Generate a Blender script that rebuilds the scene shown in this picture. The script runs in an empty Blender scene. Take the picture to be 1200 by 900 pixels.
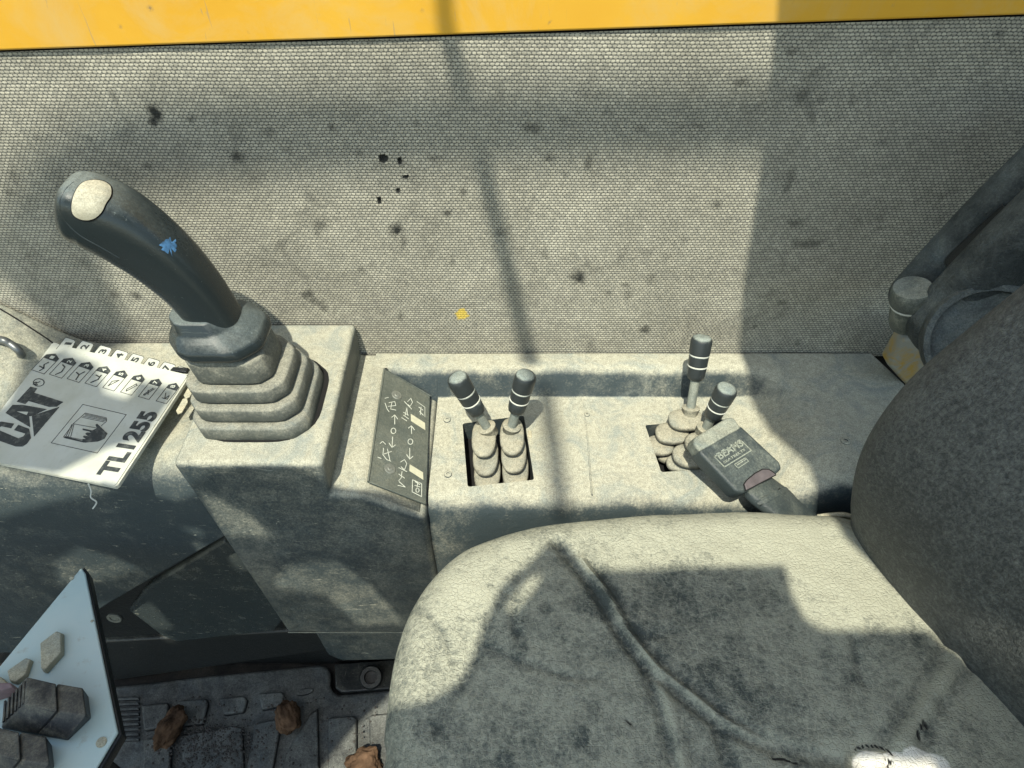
import bpy, bmesh, math, random
from mathutils import Vector, Matrix, noise as mnoise
from mathutils.bvhtree import BVHTree
R = math.radians
random.seed(7)
S = bpy.context.scene
COL = S.collection

# ------------------------------------------------------------------ camera
CAM = Vector((0.0, -0.62, 0.60)); PITCH = 45.0; F = 832.0
cd = bpy.data.cameras.new('camera'); cd.sensor_fit = 'HORIZONTAL'
cd.angle_x = 2*math.atan(600/F); cd.clip_start = .01; cd.clip_end = 60
cam = bpy.data.objects.new('camera', cd); COL.objects.link(cam)
cam.location = CAM; cam.rotation_euler = (R(90-PITCH), 0, 0)
S.camera = cam
# ------------------------------------------------------------------ sky, sun, exposure
SUN = Vector((.13, .50, -1.0))            # travel direction of the light
el = math.atan2(1, math.hypot(.13, .5))
w = bpy.data.worlds.new('World'); S.world = w; w.use_nodes = True
wn = w.node_tree; wn.nodes.clear()
sky = wn.nodes.new('ShaderNodeTexSky'); sky.sky_type = 'NISHITA'; sky.sun_disc = False
sky.sun_elevation = el; sky.sun_rotation = math.atan2(-.13, -.5) % (2*math.pi)
bgn = wn.nodes.new('ShaderNodeBackground'); bgn.inputs[1].default_value = .15
wo = wn.nodes.new('ShaderNodeOutputWorld')
bal = wn.nodes.new('ShaderNodeMix'); bal.data_type = 'RGBA'; bal.blend_type = 'MULTIPLY'; bal.inputs[0].default_value = 1
bal.inputs[7].default_value = (1.02, 1.0, .84, 1)      # the camera's white balance for shade
wn.links.new(sky.outputs[0], bal.inputs[6]); wn.links.new(bal.outputs[2], bgn.inputs[0]); wn.links.new(bgn.outputs[0], wo.inputs[0])
sl = bpy.data.lights.new('sun', 'SUN'); sl.energy = 3.2; sl.angle = R(.55); sl.color = (1, .955, .80)
so = bpy.data.objects.new('sun', sl); COL.objects.link(so)
so.rotation_euler = SUN.to_track_quat('-Z', 'Y').to_euler()
S.view_settings.view_transform = 'Standard'; S.view_settings.look = 'None'
S.view_settings.exposure = .98; S.view_settings.gamma = 1; S.view_settings.use_curve_mapping = False
S.cycles.max_bounces = 6

# ------------------------------------------------------------------ measuring helpers: where a sight line meets a real plane
def ray(u, v):
    x = (u-600)/F; yd = -(v-450)/F
    s, c = math.sin(R(PITCH)), math.cos(R(PITCH))
    return Vector((x, c + yd*s, -s + yd*c))
def onz(u, v, z):
    d = ray(u, v); return CAM + d*((z-CAM.z)/d.z)
def ony(u, v, y):
    d = ray(u, v); return CAM + d*((y-CAM.y)/d.y)
def onp(u, v, p, n):
    d = ray(u, v); return CAM + d*((p-CAM).dot(n)/d.dot(n))

# ------------------------------------------------------------------ object helpers
def tag(o, label=None, cat=None, group=None, kind=None):
    if label: o['label'] = label
    if cat: o['category'] = cat
    if group: o['group'] = group
    if kind: o['kind'] = kind
    return o
def empty(name, loc, label, cat, group=None):
    o = bpy.data.objects.new(name, None); COL.objects.link(o); o.location = Vector(loc); o.empty_display_size = .02
    return tag(o, label, cat, group)
def wloc(o):
    m = Vector((0, 0, 0))
    while o: m = m + o.location; o = o.parent
    return m
def ob(name, bm, mat, parent=None, bevel=0, seg=3, smooth=True, ang=35, sub=0):
    bmesh.ops.remove_doubles(bm, verts=bm.verts, dist=1e-6)
    bmesh.ops.recalc_face_normals(bm, faces=bm.faces)
    me = bpy.data.meshes.new(name); bm.to_mesh(me); bm.free()
    me.materials.append(mat)
    o = bpy.data.objects.new(name, me); COL.objects.link(o)
    return fin(o, parent, bevel, seg, smooth, ang, sub)
def fin(o, parent=None, bevel=0, seg=3, smooth=True, ang=35, sub=0):
    me = o.data
    if smooth:
        me.polygons.foreach_set('use_smooth', [True]*len(me.polygons))
    if parent is not None:
        o.parent = parent; o.location = -wloc(parent)
    if bevel:
        m = o.modifiers.new('bevel', 'BEVEL'); m.width = bevel; m.segments = seg; m.limit_method = 'ANGLE'; m.angle_limit = R(ang)
        m.harden_normals = False
    if sub:
        m = o.modifiers.new('sub', 'SUBSURF'); m.levels = m.render_levels = sub
    if smooth and not sub:
        try: me.set_sharp_from_angle(angle=R(50))
        except Exception: pass
    return o
def pmesh(name, verts, faces, mat, parent=None, **k):
    bm = bmesh.new(); vs = [bm.verts.new(v) for v in verts]
    for f in faces:
        try: bm.faces.new([vs[i] for i in f])
        except ValueError: pass
    return ob(name, bm, mat, parent, **k)
def add_prism(bm, pts, d):
    """planar polygon pts pushed along vector d"""
    a = [bm.verts.new(p) for p in pts]; b = [bm.verts.new(Vector(p)+d) for p in pts]; n = len(pts)
    bm.faces.new(a); bm.faces.new(b[::-1])
    for i in range(n): bm.faces.new((a[i], b[i], b[(i+1) % n], a[(i+1) % n]))
def prism(name, pts, d, mat, parent=None, **k):
    bm = bmesh.new(); add_prism(bm, pts, Vector(d)); return ob(name, bm, mat, parent, **k)
def add_box(bm, lo, hi):
    pts = [(lo[0], lo[1], lo[2]), (hi[0], lo[1], lo[2]), (hi[0], hi[1], lo[2]), (lo[0], hi[1], lo[2])]
    add_prism(bm, [Vector(p) for p in pts], Vector((0, 0, hi[2]-lo[2])))
def frame(d):
    d = Vector(d).normalized(); a = Vector((0, 0, 1)) if abs(d.z) < .9 else Vector((1, 0, 0))
    x = a.cross(d).normalized(); return x, d.cross(x), d
def add_lathe(bm, prof, A, d, n=24, sx=1, sy=1):
    x, y, z = frame(d); rings = []
    for r, h in prof:
        c = Vector(A)+z*h
        if r < 1e-7: rings.append([bm.verts.new(c)])
        else: rings.append([bm.verts.new(c+x*(r*sx*math.cos(2*math.pi*i/n))+y*(r*sy*math.sin(2*math.pi*i/n))) for i in range(n)])
    for p, q in zip(rings, rings[1:]):
        for i in range(n):
            j = (i+1) % n
            if len(p) == 1 and len(q) == 1: break
            if len(p) == 1: bm.faces.new((p[0], q[i], q[j]))
            elif len(q) == 1: bm.faces.new((p[i], p[j], q[0]))
            else: bm.faces.new((p[i], p[j], q[j], q[i]))
    for rg in (rings[0], rings[-1]):
        if len(rg) > 2: bm.faces.new(rg)
def lathe(name, prof, A, d, mat, parent=None, n=24, sx=1, sy=1, **k):
    bm = bmesh.new(); add_lathe(bm, prof, A, d, n, sx, sy); return ob(name, bm, mat, parent, **k)
def cat(pts, n):
    """smooth Catmull-Rom through pts (any dimension)"""
    P = [Vector(p) for p in pts]; P = [2*P[0]-P[1]]+P+[2*P[-1]-P[-2]]; out = []
    for i in range(1, len(P)-2):
        for k in range(n):
            t = k/n
            out.append(.5*((2*P[i])+(P[i+1]-P[i-1])*t+(2*P[i-1]-5*P[i]+4*P[i+1]-P[i+2])*t*t+(3*P[i]-P[i-1]-3*P[i+1]+P[i+2])*t**3))
    out.append(P[-2]); return out
def add_tube(bm, pts, r, n=10):
    rings = []; prev = None
    for i, p in enumerate(pts):
        t = (pts[min(i+1, len(pts)-1)]-pts[max(i-1, 0)]).normalized()
        if prev is None: x, y, _ = frame(t)
        else:
            x = (prev - t*prev.dot(t)).normalized(); y = t.cross(x)
        prev = x; rr = r(i/(len(pts)-1)) if callable(r) else r
        rings.append([bm.verts.new(p+x*rr*math.cos(2*math.pi*k/n)+y*rr*math.sin(2*math.pi*k/n)) for k in range(n)])
    for a, b in zip(rings, rings[1:]):
        for k in range(n): bm.faces.new((a[k], a[(k+1) % n], b[(k+1) % n], b[k]))
    bm.faces.new(rings[0]); bm.faces.new(rings[-1])
def add_strip(bm, pts, wd, n, th=.0003, close=False):
    """a printed line: a thin flat ribbon with mitred corners on the plane with normal n"""
    n = Vector(n).normalized(); P = [Vector(p) for p in pts]
    if close: P = P+[P[0]]
    for a, b in zip(P, P[1:]):
        t = (b-a)
        if t.length < 1e-6: continue
        t.normalize(); s = n.cross(t)*wd/2; e = t*wd*.45
        add_prism(bm, [a-e-s, b+e-s, b+e+s, a-e+s], n*th)
def curve_mesh(cu):
    o = bpy.data.objects.new('tmp', cu); COL.objects.link(o)
    dg = bpy.context.evaluated_depsgraph_get()
    me = bpy.data.meshes.new_from_object(o.evaluated_get(dg)); bpy.data.objects.remove(o); return me
def text_into(bm, txt, A, B, h, n, th=.0003, off=0.0, space=1.0):
    """lettering standing on the line A-B of the plane with normal n, cap height h"""
    cu = bpy.data.curves.new('t', 'FONT'); cu.body = txt; cu.size = 1; cu.offset = off; cu.extrude = .5; cu.space_character = space
    me = curve_mesh(cu)
    xs = [v.co.x for v in me.vertices]; ys = [v.co.y for v in me.vertices]; x0, x1, y0, y1 = min(xs), max(xs), min(ys), max(ys)
    n = Vector(n).normalized(); ex = (Vector(B)-Vector(A)); L = ex.length; ex.normalize(); ex = (ex-n*ex.dot(n)).normalized(); ey = n.cross(ex)
    for v in me.vertices:
        c = v.co.copy(); v.co = Vector(A)+ex*((c.x-x0)/(x1-x0)*L)+ey*((c.y-y0)/(y1-y0)*h)+n*((c.z+.5)*th)
    bm.from_mesh(me); bpy.data.meshes.remove(me)
def boolean(o, cutters):
    for c in cutters:
        m = o.modifiers.new('cut', 'BOOLEAN'); m.operation = 'DIFFERENCE'; m.solver = 'EXACT'; m.object = c
    dg = bpy.context.evaluated_depsgraph_get()
    me = bpy.data.meshes.new_from_object(o.evaluated_get(dg))
    o.modifiers.clear(); old = o.data; o.data = me; me.name = old.name
    for c in cutters: bpy.data.objects.remove(c)
def bvh(o):
    dg = bpy.context.evaluated_depsgraph_get(); dg.update()
    e = o.evaluated_get(dg); me = e.to_mesh(); m = o.matrix_world if o.parent is None else Matrix.Translation(wloc(o))
    t = BVHTree.FromPolygons([m @ v.co for v in me.vertices], [tuple(p.vertices) for p in me.polygons]); e.to_mesh_clear(); return t
def hit(t, u, v):
    p, n, i, d = t.ray_cast(CAM, ray(u, v).normalized()); 
    if p is None: return None, None
    if n.dot(ray(u, v)) > 0: n = -n
    return p, n
def sm(a, b, x):
    t = max(0, min(1, (x-a)/(b-a))) if a != b else float(x > a); return t*t*(3-2*t)

# ------------------------------------------------------------------ materials
class NT:
    def __init__(s, name):
        s.m = bpy.data.materials.new(name); s.m.use_nodes = True; s.t = s.m.node_tree; s.t.nodes.clear()
        s.out = s.n('ShaderNodeOutputMaterial'); s.b = s.n('ShaderNodeBsdfPrincipled'); s.l(s.b.outputs[0], s.out.inputs[0])
        s.co = s.n('ShaderNodeTexCoord').outputs['Object']
    def n(s, t, **k):
        x = s.t.nodes.new(t)
        for a, b in k.items(): setattr(x, a, b)
        return x
    def l(s, a, b): s.t.links.new(a, b)
    def put(s, inp, v):
        if hasattr(v, 'is_linked') or hasattr(v, 'links'): s.l(v, inp)
        else: inp.default_value = v
    def math(s, op, a, b=0.0, c=None, clamp=False):
        x = s.n('ShaderNodeMath', operation=op, use_clamp=clamp); s.put(x.inputs[0], a); s.put(x.inputs[1], b)
        if c is not None: s.put(x.inputs[2], c)
        return x.outputs[0]
    def noise(s, sc, det=4, rough=.55, dist=0, vec=None):
        x = s.n('ShaderNodeTexNoise'); x.inputs['Scale'].default_value = sc; x.inputs['Detail'].default_value = det
        x.inputs['Roughness'].default_value = rough; x.inputs['Distortion'].default_value = dist; s.l(vec or s.co, x.inputs['Vector']); return x.outputs[0]
    def vor(s, sc, feat='F1', vec=None):
        x = s.n('ShaderNodeTexVoronoi', feature=feat); x.inputs['Scale'].default_value = sc; s.l(vec or s.co, x.inputs['Vector']); return x.outputs['Distance']
    def mr(s, v, a, b, c=0, d=1, smooth=False):
        x = s.n('ShaderNodeMapRange'); x.interpolation_type = 'SMOOTHSTEP' if smooth else 'LINEAR'
        s.put(x.inputs[0], v)
        for i, q in enumerate((a, b, c, d)): x.inputs[i+1].default_value = q
        return x.outputs[0]
    def mix(s, f, a, b, bt='MIX'):
        x = s.n('ShaderNodeMix', data_type='RGBA', blend_type=bt); s.put(x.inputs[0], f)
        for i, q in ((6, a), (7, b)):
            if hasattr(q, 'links'): s.l(q, x.inputs[i])
            else: x.inputs[i].default_value = (*q, 1)
        return x.outputs[2]
    def scalev(s, v, rot=(0, 0, 0)):
        x = s.n('ShaderNodeMapping'); x.inputs['Scale'].default_value = v; x.inputs['Rotation'].default_value = rot; s.l(s.co, x.inputs[0]); return x.outputs[0]
    def bump(s, h, dist, st=1, prev=None):
        x = s.n('ShaderNodeBump'); x.inputs['Distance'].default_value = dist; x.inputs['Strength'].default_value = st; s.l(h, x.inputs['Height'])
        if prev: s.l(prev, x.inputs['Normal'])
        return x.outputs[0]
    def attr(s, name):
        return s.n('ShaderNodeAttribute', attribute_name=name).outputs['Fac']
    def nz(s):
        x = s.n('ShaderNodeSeparateXYZ'); s.l(s.n('ShaderNodeNewGeometry').outputs['Normal'], x.inputs[0]); return x.outputs[2]
    def done(s, col, rough, normal=None, spec=.4, metal=0):
        s.put(s.b.inputs['Base Color'], col if hasattr(col, 'links') else (*col, 1)); s.put(s.b.inputs['Roughness'], rough)
        s.b.inputs['Specular IOR Level'].default_value = spec; s.b.inputs['Metallic'].default_value = metal
        if normal: s.l(normal, s.b.inputs['Normal'])
        return s.m

DUST = (.425, .415, .325); DARK = (.030, .044, .050)
def dusty(name, dark=DARK, dust=DUST, base=.1, up=.75, var=.9, big=9, grain=.35, scr=.25, rough=.62, bumpd=.0006, lo=-.05, hi=.97, attr=None):
    """moulded plastic with dust settled on what faces up"""
    t = NT(name)
    u = t.mr(t.nz(), lo, hi)
    n1 = t.noise(big, 7, .62, .6); n2 = t.noise(420, 3, .7); n3 = t.noise(60, 5, .6)
    f = t.math('MULTIPLY_ADD', u, up, base)
    f = t.math('MULTIPLY_ADD', t.math('SUBTRACT', n1, .5), var, f)
    f = t.math('MULTIPLY_ADD', t.math('SUBTRACT', n3, .5), var*.55, f)
    f = t.math('MULTIPLY_ADD', t.math('SUBTRACT', n2, .5), grain, f)
    if attr: f = t.math('ADD', f, t.attr(attr))
    if scr:
        sv = t.noise(1, 3, .6, 1.2, t.scalev((60, 900, 300), (0, 0, .5))); s2 = t.noise(1, 2, .6, 1.5, t.scalev((700, 45, 400), (.3, .4, -.3)))
        s = t.math('MAXIMUM', t.mr(sv, .66, .74), t.mr(s2, .68, .76)); f = t.math('MULTIPLY_ADD', s, scr, f)
    f = t.mr(f, .06, .86, .02, .97, True)
    tint = t.mix(t.noise(5, 3), tuple(c*.88 for c in dust), tuple(c*1.1 for c in dust))
    tint = t.mix(t.mr(t.vor(55), .0, .25, .22, 0), tint, tuple(c*.42 for c in dust))
    n4 = t.noise(190, 5, .75); n5 = t.noise(22, 6, .7, 1.0)
    tint = t.mix(t.mr(n4, .42, .68, 0, .55), tint, tuple(c*.48 for c in dust))
    tint = t.mix(t.mr(n5, .48, .68, 0, .7), tint, (dust[0]*.50, dust[1]*.60, dust[2]*.72))
    tint = t.mix(t.mr(n4, .25, .38, .4, 0), tint, tuple(min(1, c*1.3) for c in dust))
    n6 = t.noise(850, 2, .6); sp_ = t.mr(n6, .32, .68, .70, 1.22); spv = t.n('ShaderNodeCombineXYZ')
    for i in range(3): t.l(sp_, spv.inputs[i])
    tint = t.mix(1.0, tint, spv.outputs[0], 'MULTIPLY')
    col = t.mix(f, tuple(c for c in dark), tint)
    h = t.math('MULTIPLY_ADD', n2, .6, t.math('MULTIPLY_ADD', n3, 1.2, t.math('MULTIPLY_ADD', n6, .5, n4)))
    return t.done(col, t.mr(f, 0, 1, rough*.72, .96), t.bump(h, bumpd, .8))

M_deck = dusty('dusty_console_plastic', base=.14, up=.80, lo=.45, hi=1.0, var=1.15, grain=.6)
M_pod = dusty('dusty_pod_plastic', base=.27, up=.58, lo=.3, hi=1.0, var=.75, scr=.5, grain=.6)
M_left = dusty('dusty_left_plastic', base=.08, up=.68, var=1.0, lo=.3, hi=1., scr=.7, grain=.6)
M_low = dusty('worn_dark_plastic', dark=(.013, .015, .016), base=-.10, up=.35, var=.6, scr=.4, rough=.4)
M_grip = dusty('grip_rubber', dark=(.014, .020, .022), dust=(.20, .235, .225), base=-.04, up=.85, var=.5, grain=.25, rough=.33, scr=.3, bumpd=.0002, lo=.35, hi=1.2)
M_boot = dusty('boot_rubber', dark=(.06, .068, .062), dust=(.31, .305, .245), base=.16, up=.5, var=.9, grain=.8, scr=0, rough=.8, big=30)
M_boot2 = dusty('lever_boot_rubber', dark=(.08, .078, .062), dust=(.37, .35, .265), base=.28, up=.6, var=1.3, grain=.9, scr=0, rough=.8, big=45)
M_knob = dusty('knob_plastic', lo=.5, hi=1.0, dark=(.020, .025, .027), dust=(.28, .315, .28), base=-.04, up=.95, var=.7, grain=.4, rough=.5, big=40, bumpd=.0003)
M_rod = dusty('lever_rod', dark=(.12, .14, .13), dust=(.36, .37, .30), base=.35, up=.3, var=.6, rough=.5, big=60)
M_buck = dusty('buckle_plastic', dark=(.030, .040, .042), dust=(.22, .24, .20), base=-.22, up=.52, var=.7, grain=.7, big=30, scr=.2)
M_arm = dusty('armrest_vinyl', dark=(.020, .028, .030), dust=(.22, .24, .22), base=.16, up=.62, var=1.0, grain=.5, rough=.5, big=22, bumpd=.0034)
M_mat = dusty('rubber_mat', dark=(.016, .017, .018), dust=(.24, .25, .225), base=-.04, up=.46, var=.8, grain=.6, scr=.1, big=14, bumpd=.001)
M_floor = dusty('bare_floor', dark=(.02, .02, .02), dust=(.2, .17, .13), base=0, up=.25, big=12)
M_rim = dusty('black_rim', dark=(.012, .014, .016), dust=(.15, .15, .14), base=-.1, up=.2, rough=.5)
M_sw = dusty('switch_plastic', dark=(.018, .019, .022), dust=(.26, .24, .18), base=-.02, up=.42, var=1.2, grain=.5, big=35, scr=.3)
M_plate = dusty('label_plate_plastic', dark=(.06, .072, .064), dust=(.27, .275, .215), base=-.02, up=.42, var=.5, grain=.3, big=20)
M_key = dusty('beige_key', dark=(.28, .26, .18), dust=(.5, .46, .33), base=.3, up=.4, var=.7, big=40, scr=.1, rough=.5)
M_btn = dusty('beige_button', dark=(.3, .29, .22), dust=(.46, .44, .34), base=.4, up=.3, var=.5, big=40, scr=.05, rough=.55, bumpd=.0001)

def m_seat(name, dark, dust, base, var=1.5, big=5.0, fine=1.0, line=.34, amp=1.0):
    t = NT(name)
    n1 = t.noise(big, 9, .68, .9); n2 = t.noise(24, 6, .7, .4); n3 = t.noise(300, 3, .7); u = t.mr(t.nz(), -.2, 1)
    wr = t.noise(1, 6, .72, 2.5, t.scalev((70, 190, 100), (0, 0, .55)))
    wr2 = t.noise(1, 5, .7, 2.0, t.scalev((170, 60, 100), (0, 0, .3)))
    spots = t.math('MULTIPLY', t.mr(t.vor(17), .12, .36, 1, 0, True), t.mr(n2, .45, .6))
    f = t.math('MULTIPLY_ADD', u, .38, base)
    f = t.math('MULTIPLY_ADD', t.math('SUBTRACT', n1, .5), var, f)
    f = t.math('MULTIPLY_ADD', t.math('SUBTRACT', n2, .5), 1.1*amp, f)
    f = t.math('MULTIPLY_ADD', t.math('SUBTRACT', wr, .5), .75, f)
    f = t.math('MULTIPLY_ADD', t.math('SUBTRACT', wr2, .5), .4, f)
    n7 = t.noise(120, 7, .72, .5); f = t.math('MULTIPLY_ADD', t.math('SUBTRACT', n7, .5), 1.5*amp, f)
    vc = t.n('ShaderNodeVectorMath', operation='ADD'); t.l(t.co, vc.inputs[0]); nv = t.n('ShaderNodeTexNoise'); nv.inputs['Scale'].default_value = 60; t.l(t.co, nv.inputs['Vector'])
    vs_ = t.n('ShaderNodeVectorMath', operation='SCALE'); t.l(nv.outputs['Color'], vs_.inputs[0]); vs_.inputs['Scale'].default_value = .012; t.l(vs_.outputs[0], vc.inputs[1])
    ve = t.vor(150, 'DISTANCE_TO_EDGE', vc.outputs[0]); f = t.math('ADD', f, t.mr(ve, 0, .09, .22*amp, -.03))
    f = t.math('MULTIPLY_ADD', t.math('SUBTRACT', n3, .5), 1.1, f)
    lin = t.noise(1, 3, .6, 2.2, t.scalev((110, 560, 200), (0, 0, 1.0))); lin2 = t.noise(1, 3, .6, 2.2, t.scalev((560, 110, 200), (0, 0, .2)))
    f = t.math('MULTIPLY_ADD', t.math('MAXIMUM', t.mr(lin, .58, .68), t.mr(lin2, .60, .70)), line, f)
    f = t.math('MULTIPLY_ADD', spots, -.22*amp, f)
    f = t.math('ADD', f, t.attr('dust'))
    f = t.math('MINIMUM', t.math('MAXIMUM', f, .04), .96)
    col = t.mix(f, dark, dust)
    col = t.mix(t.mr(t.attr('tear'), .35, .7), col, (.02, .02, .018))
    col = t.mix(t.mr(t.math('MULTIPLY_ADD', t.math('SUBTRACT', n2, .5), 1.2, t.attr('foam_glare')), .35, .6), col, (.80, .77, .68))  # near-white painted in for the sun's hot spot on the seat
    col = t.mix(t.mr(t.attr('tear'), .35, .7), col, (.02, .02, .018))
    cr = t.vor(260, 'DISTANCE_TO_EDGE'); cr2 = t.mr(cr, 0, .12)
    h = t.math('MULTIPLY_ADD', cr2, .5, t.math('MULTIPLY_ADD', wr, 1.0, t.math('MULTIPLY', n7, 1.5)))
    return t.done(col, t.mr(f, 0, 1, .6, .93), t.bump(h, .0018, .7))
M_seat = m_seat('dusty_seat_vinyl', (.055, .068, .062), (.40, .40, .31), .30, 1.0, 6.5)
M_back = m_seat('dark_backrest_vinyl', (.030, .034, .034), (.22, .23, .21), .12, .35, 9, 1, .16, .4)

def m_fabric():
    t = NT('woven_fabric')
    # object coordinates: x along the wall, z up
    sp = t.n('ShaderNodeSeparateXYZ'); t.l(t.co, sp.inputs[0]); cb = t.n('ShaderNodeCombineXYZ')
    wob = t.math('MULTIPLY', t.noise(4, 2), .006)
    t.l(t.math('ADD', sp.outputs[0], wob), cb.inputs[0]); t.l(t.math('ADD', sp.outputs[2], wob), cb.inputs[1])
    PW, RH = .0042, .0030
    sq = t.n('ShaderNodeSeparateXYZ'); t.l(cb.outputs[0], sq.inputs[0])
    zr = t.math('DIVIDE', sq.outputs[1], RH); row = t.math('FLOOR', zr); par = t.math('MULTIPLY', t.math('MODULO', row, 2), .5)
    fz = t.math('MULTIPLY', t.math('SUBTRACT', t.math('FRACT', zr), .5), 2)
    xr = t.math('ADD', t.math('ADD', t.math('DIVIDE', sq.outputs[0], PW), t.math('MULTIPLY', t.math('SUBTRACT', t.noise(300, 2), .5), .8)), par); fx = t.math('MULTIPLY', t.math('SUBTRACT', t.math('FRACT', xr), .5), 2)
    fz2 = t.math('MULTIPLY_ADD', t.math('SUBTRACT', t.noise(330, 3), .5), .8, fz)
    ex = t.math('POWER', t.math('ABSOLUTE', fx), 4.5); ez = t.math('POWER', t.math('ABSOLUTE', t.math('MULTIPLY', fz2, 1.28)), 2.0)
    nub = t.mr(t.math('ADD', ex, ez), .25, 1.15, 1, 0, True)
    # the upright thread seen in the gaps, lower and dimmer
    up_ = t.math('MULTIPLY', t.mr(t.math('ABSOLUTE', fx), .80, .35, 0, 1, True), .55)
    idv = t.n('ShaderNodeCombineXYZ'); t.l(row, idv.inputs[0]); t.l(t.math('FLOOR', xr), idv.inputs[1])
    wnz = t.n('ShaderNodeTexWhiteNoise', noise_dimensions='2D'); t.l(idv.outputs[0], wnz.inputs['Vector'])
    wv = t.math('MULTIPLY', t.math('MAXIMUM', nub, up_), t.mr(wnz.outputs['Value'], 0, 1, .62, 1.0))
    n1 = t.noise(3.2, 8, .68, .5); n2 = t.noise(30, 5, .65)
    v = t.mr(n1, .25, .75, .72, 1.22); v = t.math('MULTIPLY', v, t.mr(n2, .3, .7, .86, 1.12))
    thread = t.mix(n1, (.43, .412, .335), (.55, .525, .425)); gap = (.10, .103, .094)
    col = t.mix(wv, gap, thread)
    vv = t.n('ShaderNodeCombineXYZ')
    for i in range(3): t.l(v, vv.inputs[i])
    col = t.mix(1.0, col, vv.outputs[0], 'MULTIPLY')
    col = t.mix(t.mr(t.noise(17, 7, .72, 1), .56, .70, 0, .5), col, (.085, .085, .075))
    st = t.math('MULTIPLY', t.attr('stain'), t.mr(t.noise(110, 4, .7), .22, .55, .5, 1.5), clamp=True)
    col = t.mix(st, col, (.028, .03, .028))
    col = t.mix(t.mr(t.attr('yellow'), .2, .8, 0, .8), col, (.62, .45, .05))
    bw = t.math('ADD', wv, t.math('MULTIPLY', t.noise(600, 2), .5))
    return t.done(col, .92, t.bump(bw, .0007, .8), .15)
M_fab = m_fabric()

def m_yellow():
    t = NT('yellow_paint')
    n = t.noise(12, 7, .7, .6); d = t.mr(n, .45, .7)
    col = t.mix(t.mr(t.noise(5, 5), .3, .7), (.60, .31, .020), (.68, .39, .04))
    col = t.mix(t.math('MULTIPLY', d, .35), col, (.5, .42, .24))
    s = t.noise(1, 3, .6, 1, t.scalev((300, 60, 30), (0, 0, .2)))
    col = t.mix(t.mr(s, .68, .74, 0, .5), col, (.3, .24, .15))
    ch = t.math('MULTIPLY', t.mr(t.vor(38), .0, .13, 1, 0), t.mr(t.noise(70, 5, .7), .5, .6))
    col = t.mix(ch, col, (.13, .11, .09))
    return t.done(col, .5, t.bump(n, .0015, .3))
M_yel = m_yellow()
def m_yel2():
    t = NT('dusty_yellow_paint'); f = t.mr(t.noise(45, 6, .65, .8), .34, .54)
    return t.done(t.mix(f, (.38, .24, .05), (.27, .26, .21)), .7, t.bump(f, .0006, .5))
M_yel2 = m_yel2()
def plain(name, c, rough=.7, var=.25, sc=60, spec=.35, metal=0, bd=.0003):
    t = NT(name); n = t.noise(sc, 6, .65, .3)
    col = t.mix(t.mr(n, .3, .7), tuple(x*(1-var) for x in c), tuple(min(1, x*(1+var)) for x in c))
    return t.done(col, rough, t.bump(n, bd, .6), spec, metal)
M_paper = None
def m_paper():
    t = NT('laminated_paper'); n = t.noise(18, 7, .65, .4); n2 = t.noise(150, 4, .7)
    col = t.mix(t.mr(n, .35, .7), (.53, .55, .50), (.43, .44, .37))
    col = t.mix(t.mr(n2, .6, .75, 0, .45), col, (.30, .30, .24))
    return t.done(col, .55, t.bump(n2, .0002, .5))
M_paper = m_paper()
def m_ink(name, c):
    t = NT(name); n = t.noise(160, 4, .7); col = t.mix(t.mr(n, .5, .75, 0, .5), c, (.26, .27, .24)); return t.done(col, .6)
M_ink = m_ink('printed_ink', (.028, .034, .036))
M_white = plain('white_print', (.56, .58, .50), .7, .2, 200)
M_wring = plain('white_ring', (.62, .63, .56), .6, .2, 200)
M_metal = plain('dull_metal', (.24, .25, .22), .5, .3, 120, .5, .5)
M_emb = dusty('dusty_emboss', dark=(.09, .10, .09), dust=(.30, .32, .26), base=.35, up=.4, var=.8, scr=0)
M_cap = dusty('buckle_cap_sunlit', dark=(.05, .06, .055), dust=(.34, .35, .28), base=.2, up=.5, var=.9, grain=.6, big=50)  # paler than the buckle: the cap's sunlit slope put into its colour
M_black = plain('black_void', (.008, .008, .008), .9)
M_dark = plain('ring_metal', (.14, .15, .15), .4, .3, 80, .5, .6)
def m_cyan():
    t = NT('pale_blue_paint'); n = t.noise(14, 7, .65, .5); n2 = t.noise(90, 5, .7)
    col = t.mix(t.mr(n, .35, .7), (.44, .56, .54), (.52, .60, .56))
    col = t.mix(t.mr(n2, .60, .72, 0, .45), col, (.34, .33, .25))
    return t.done(col, .45, t.bump(n2, .0003, .4))
M_cyan = m_cyan()
M_blue = plain('blue_paint', (.045, .13, .26), .7, .6, 200)
M_red = plain('faded_red_plastic', (.10, .085, .088), .6, .25, 90)
M_mud = plain('dry_mud', (.085, .052, .032), .95, .75, 45, .1, 0, .004)
M_foam = plain('torn_foam', (.62, .58, .46), .95, .2, 90, .1, 0, .002)
M_shade = plain('shade_plate_paint', (.30, .30, .27), .8, .1)

# ================================================================== FLOOR, WALL
FZ = -.45
bm = bmesh.new(); add_box(bm, (-1.0, -1.25, FZ-.03), (.95, .03, FZ)); tag(ob('floor', bm, M_floor), 'bare dark steel floor of the cab under the rubber mat', 'floor', kind='structure')

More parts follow.
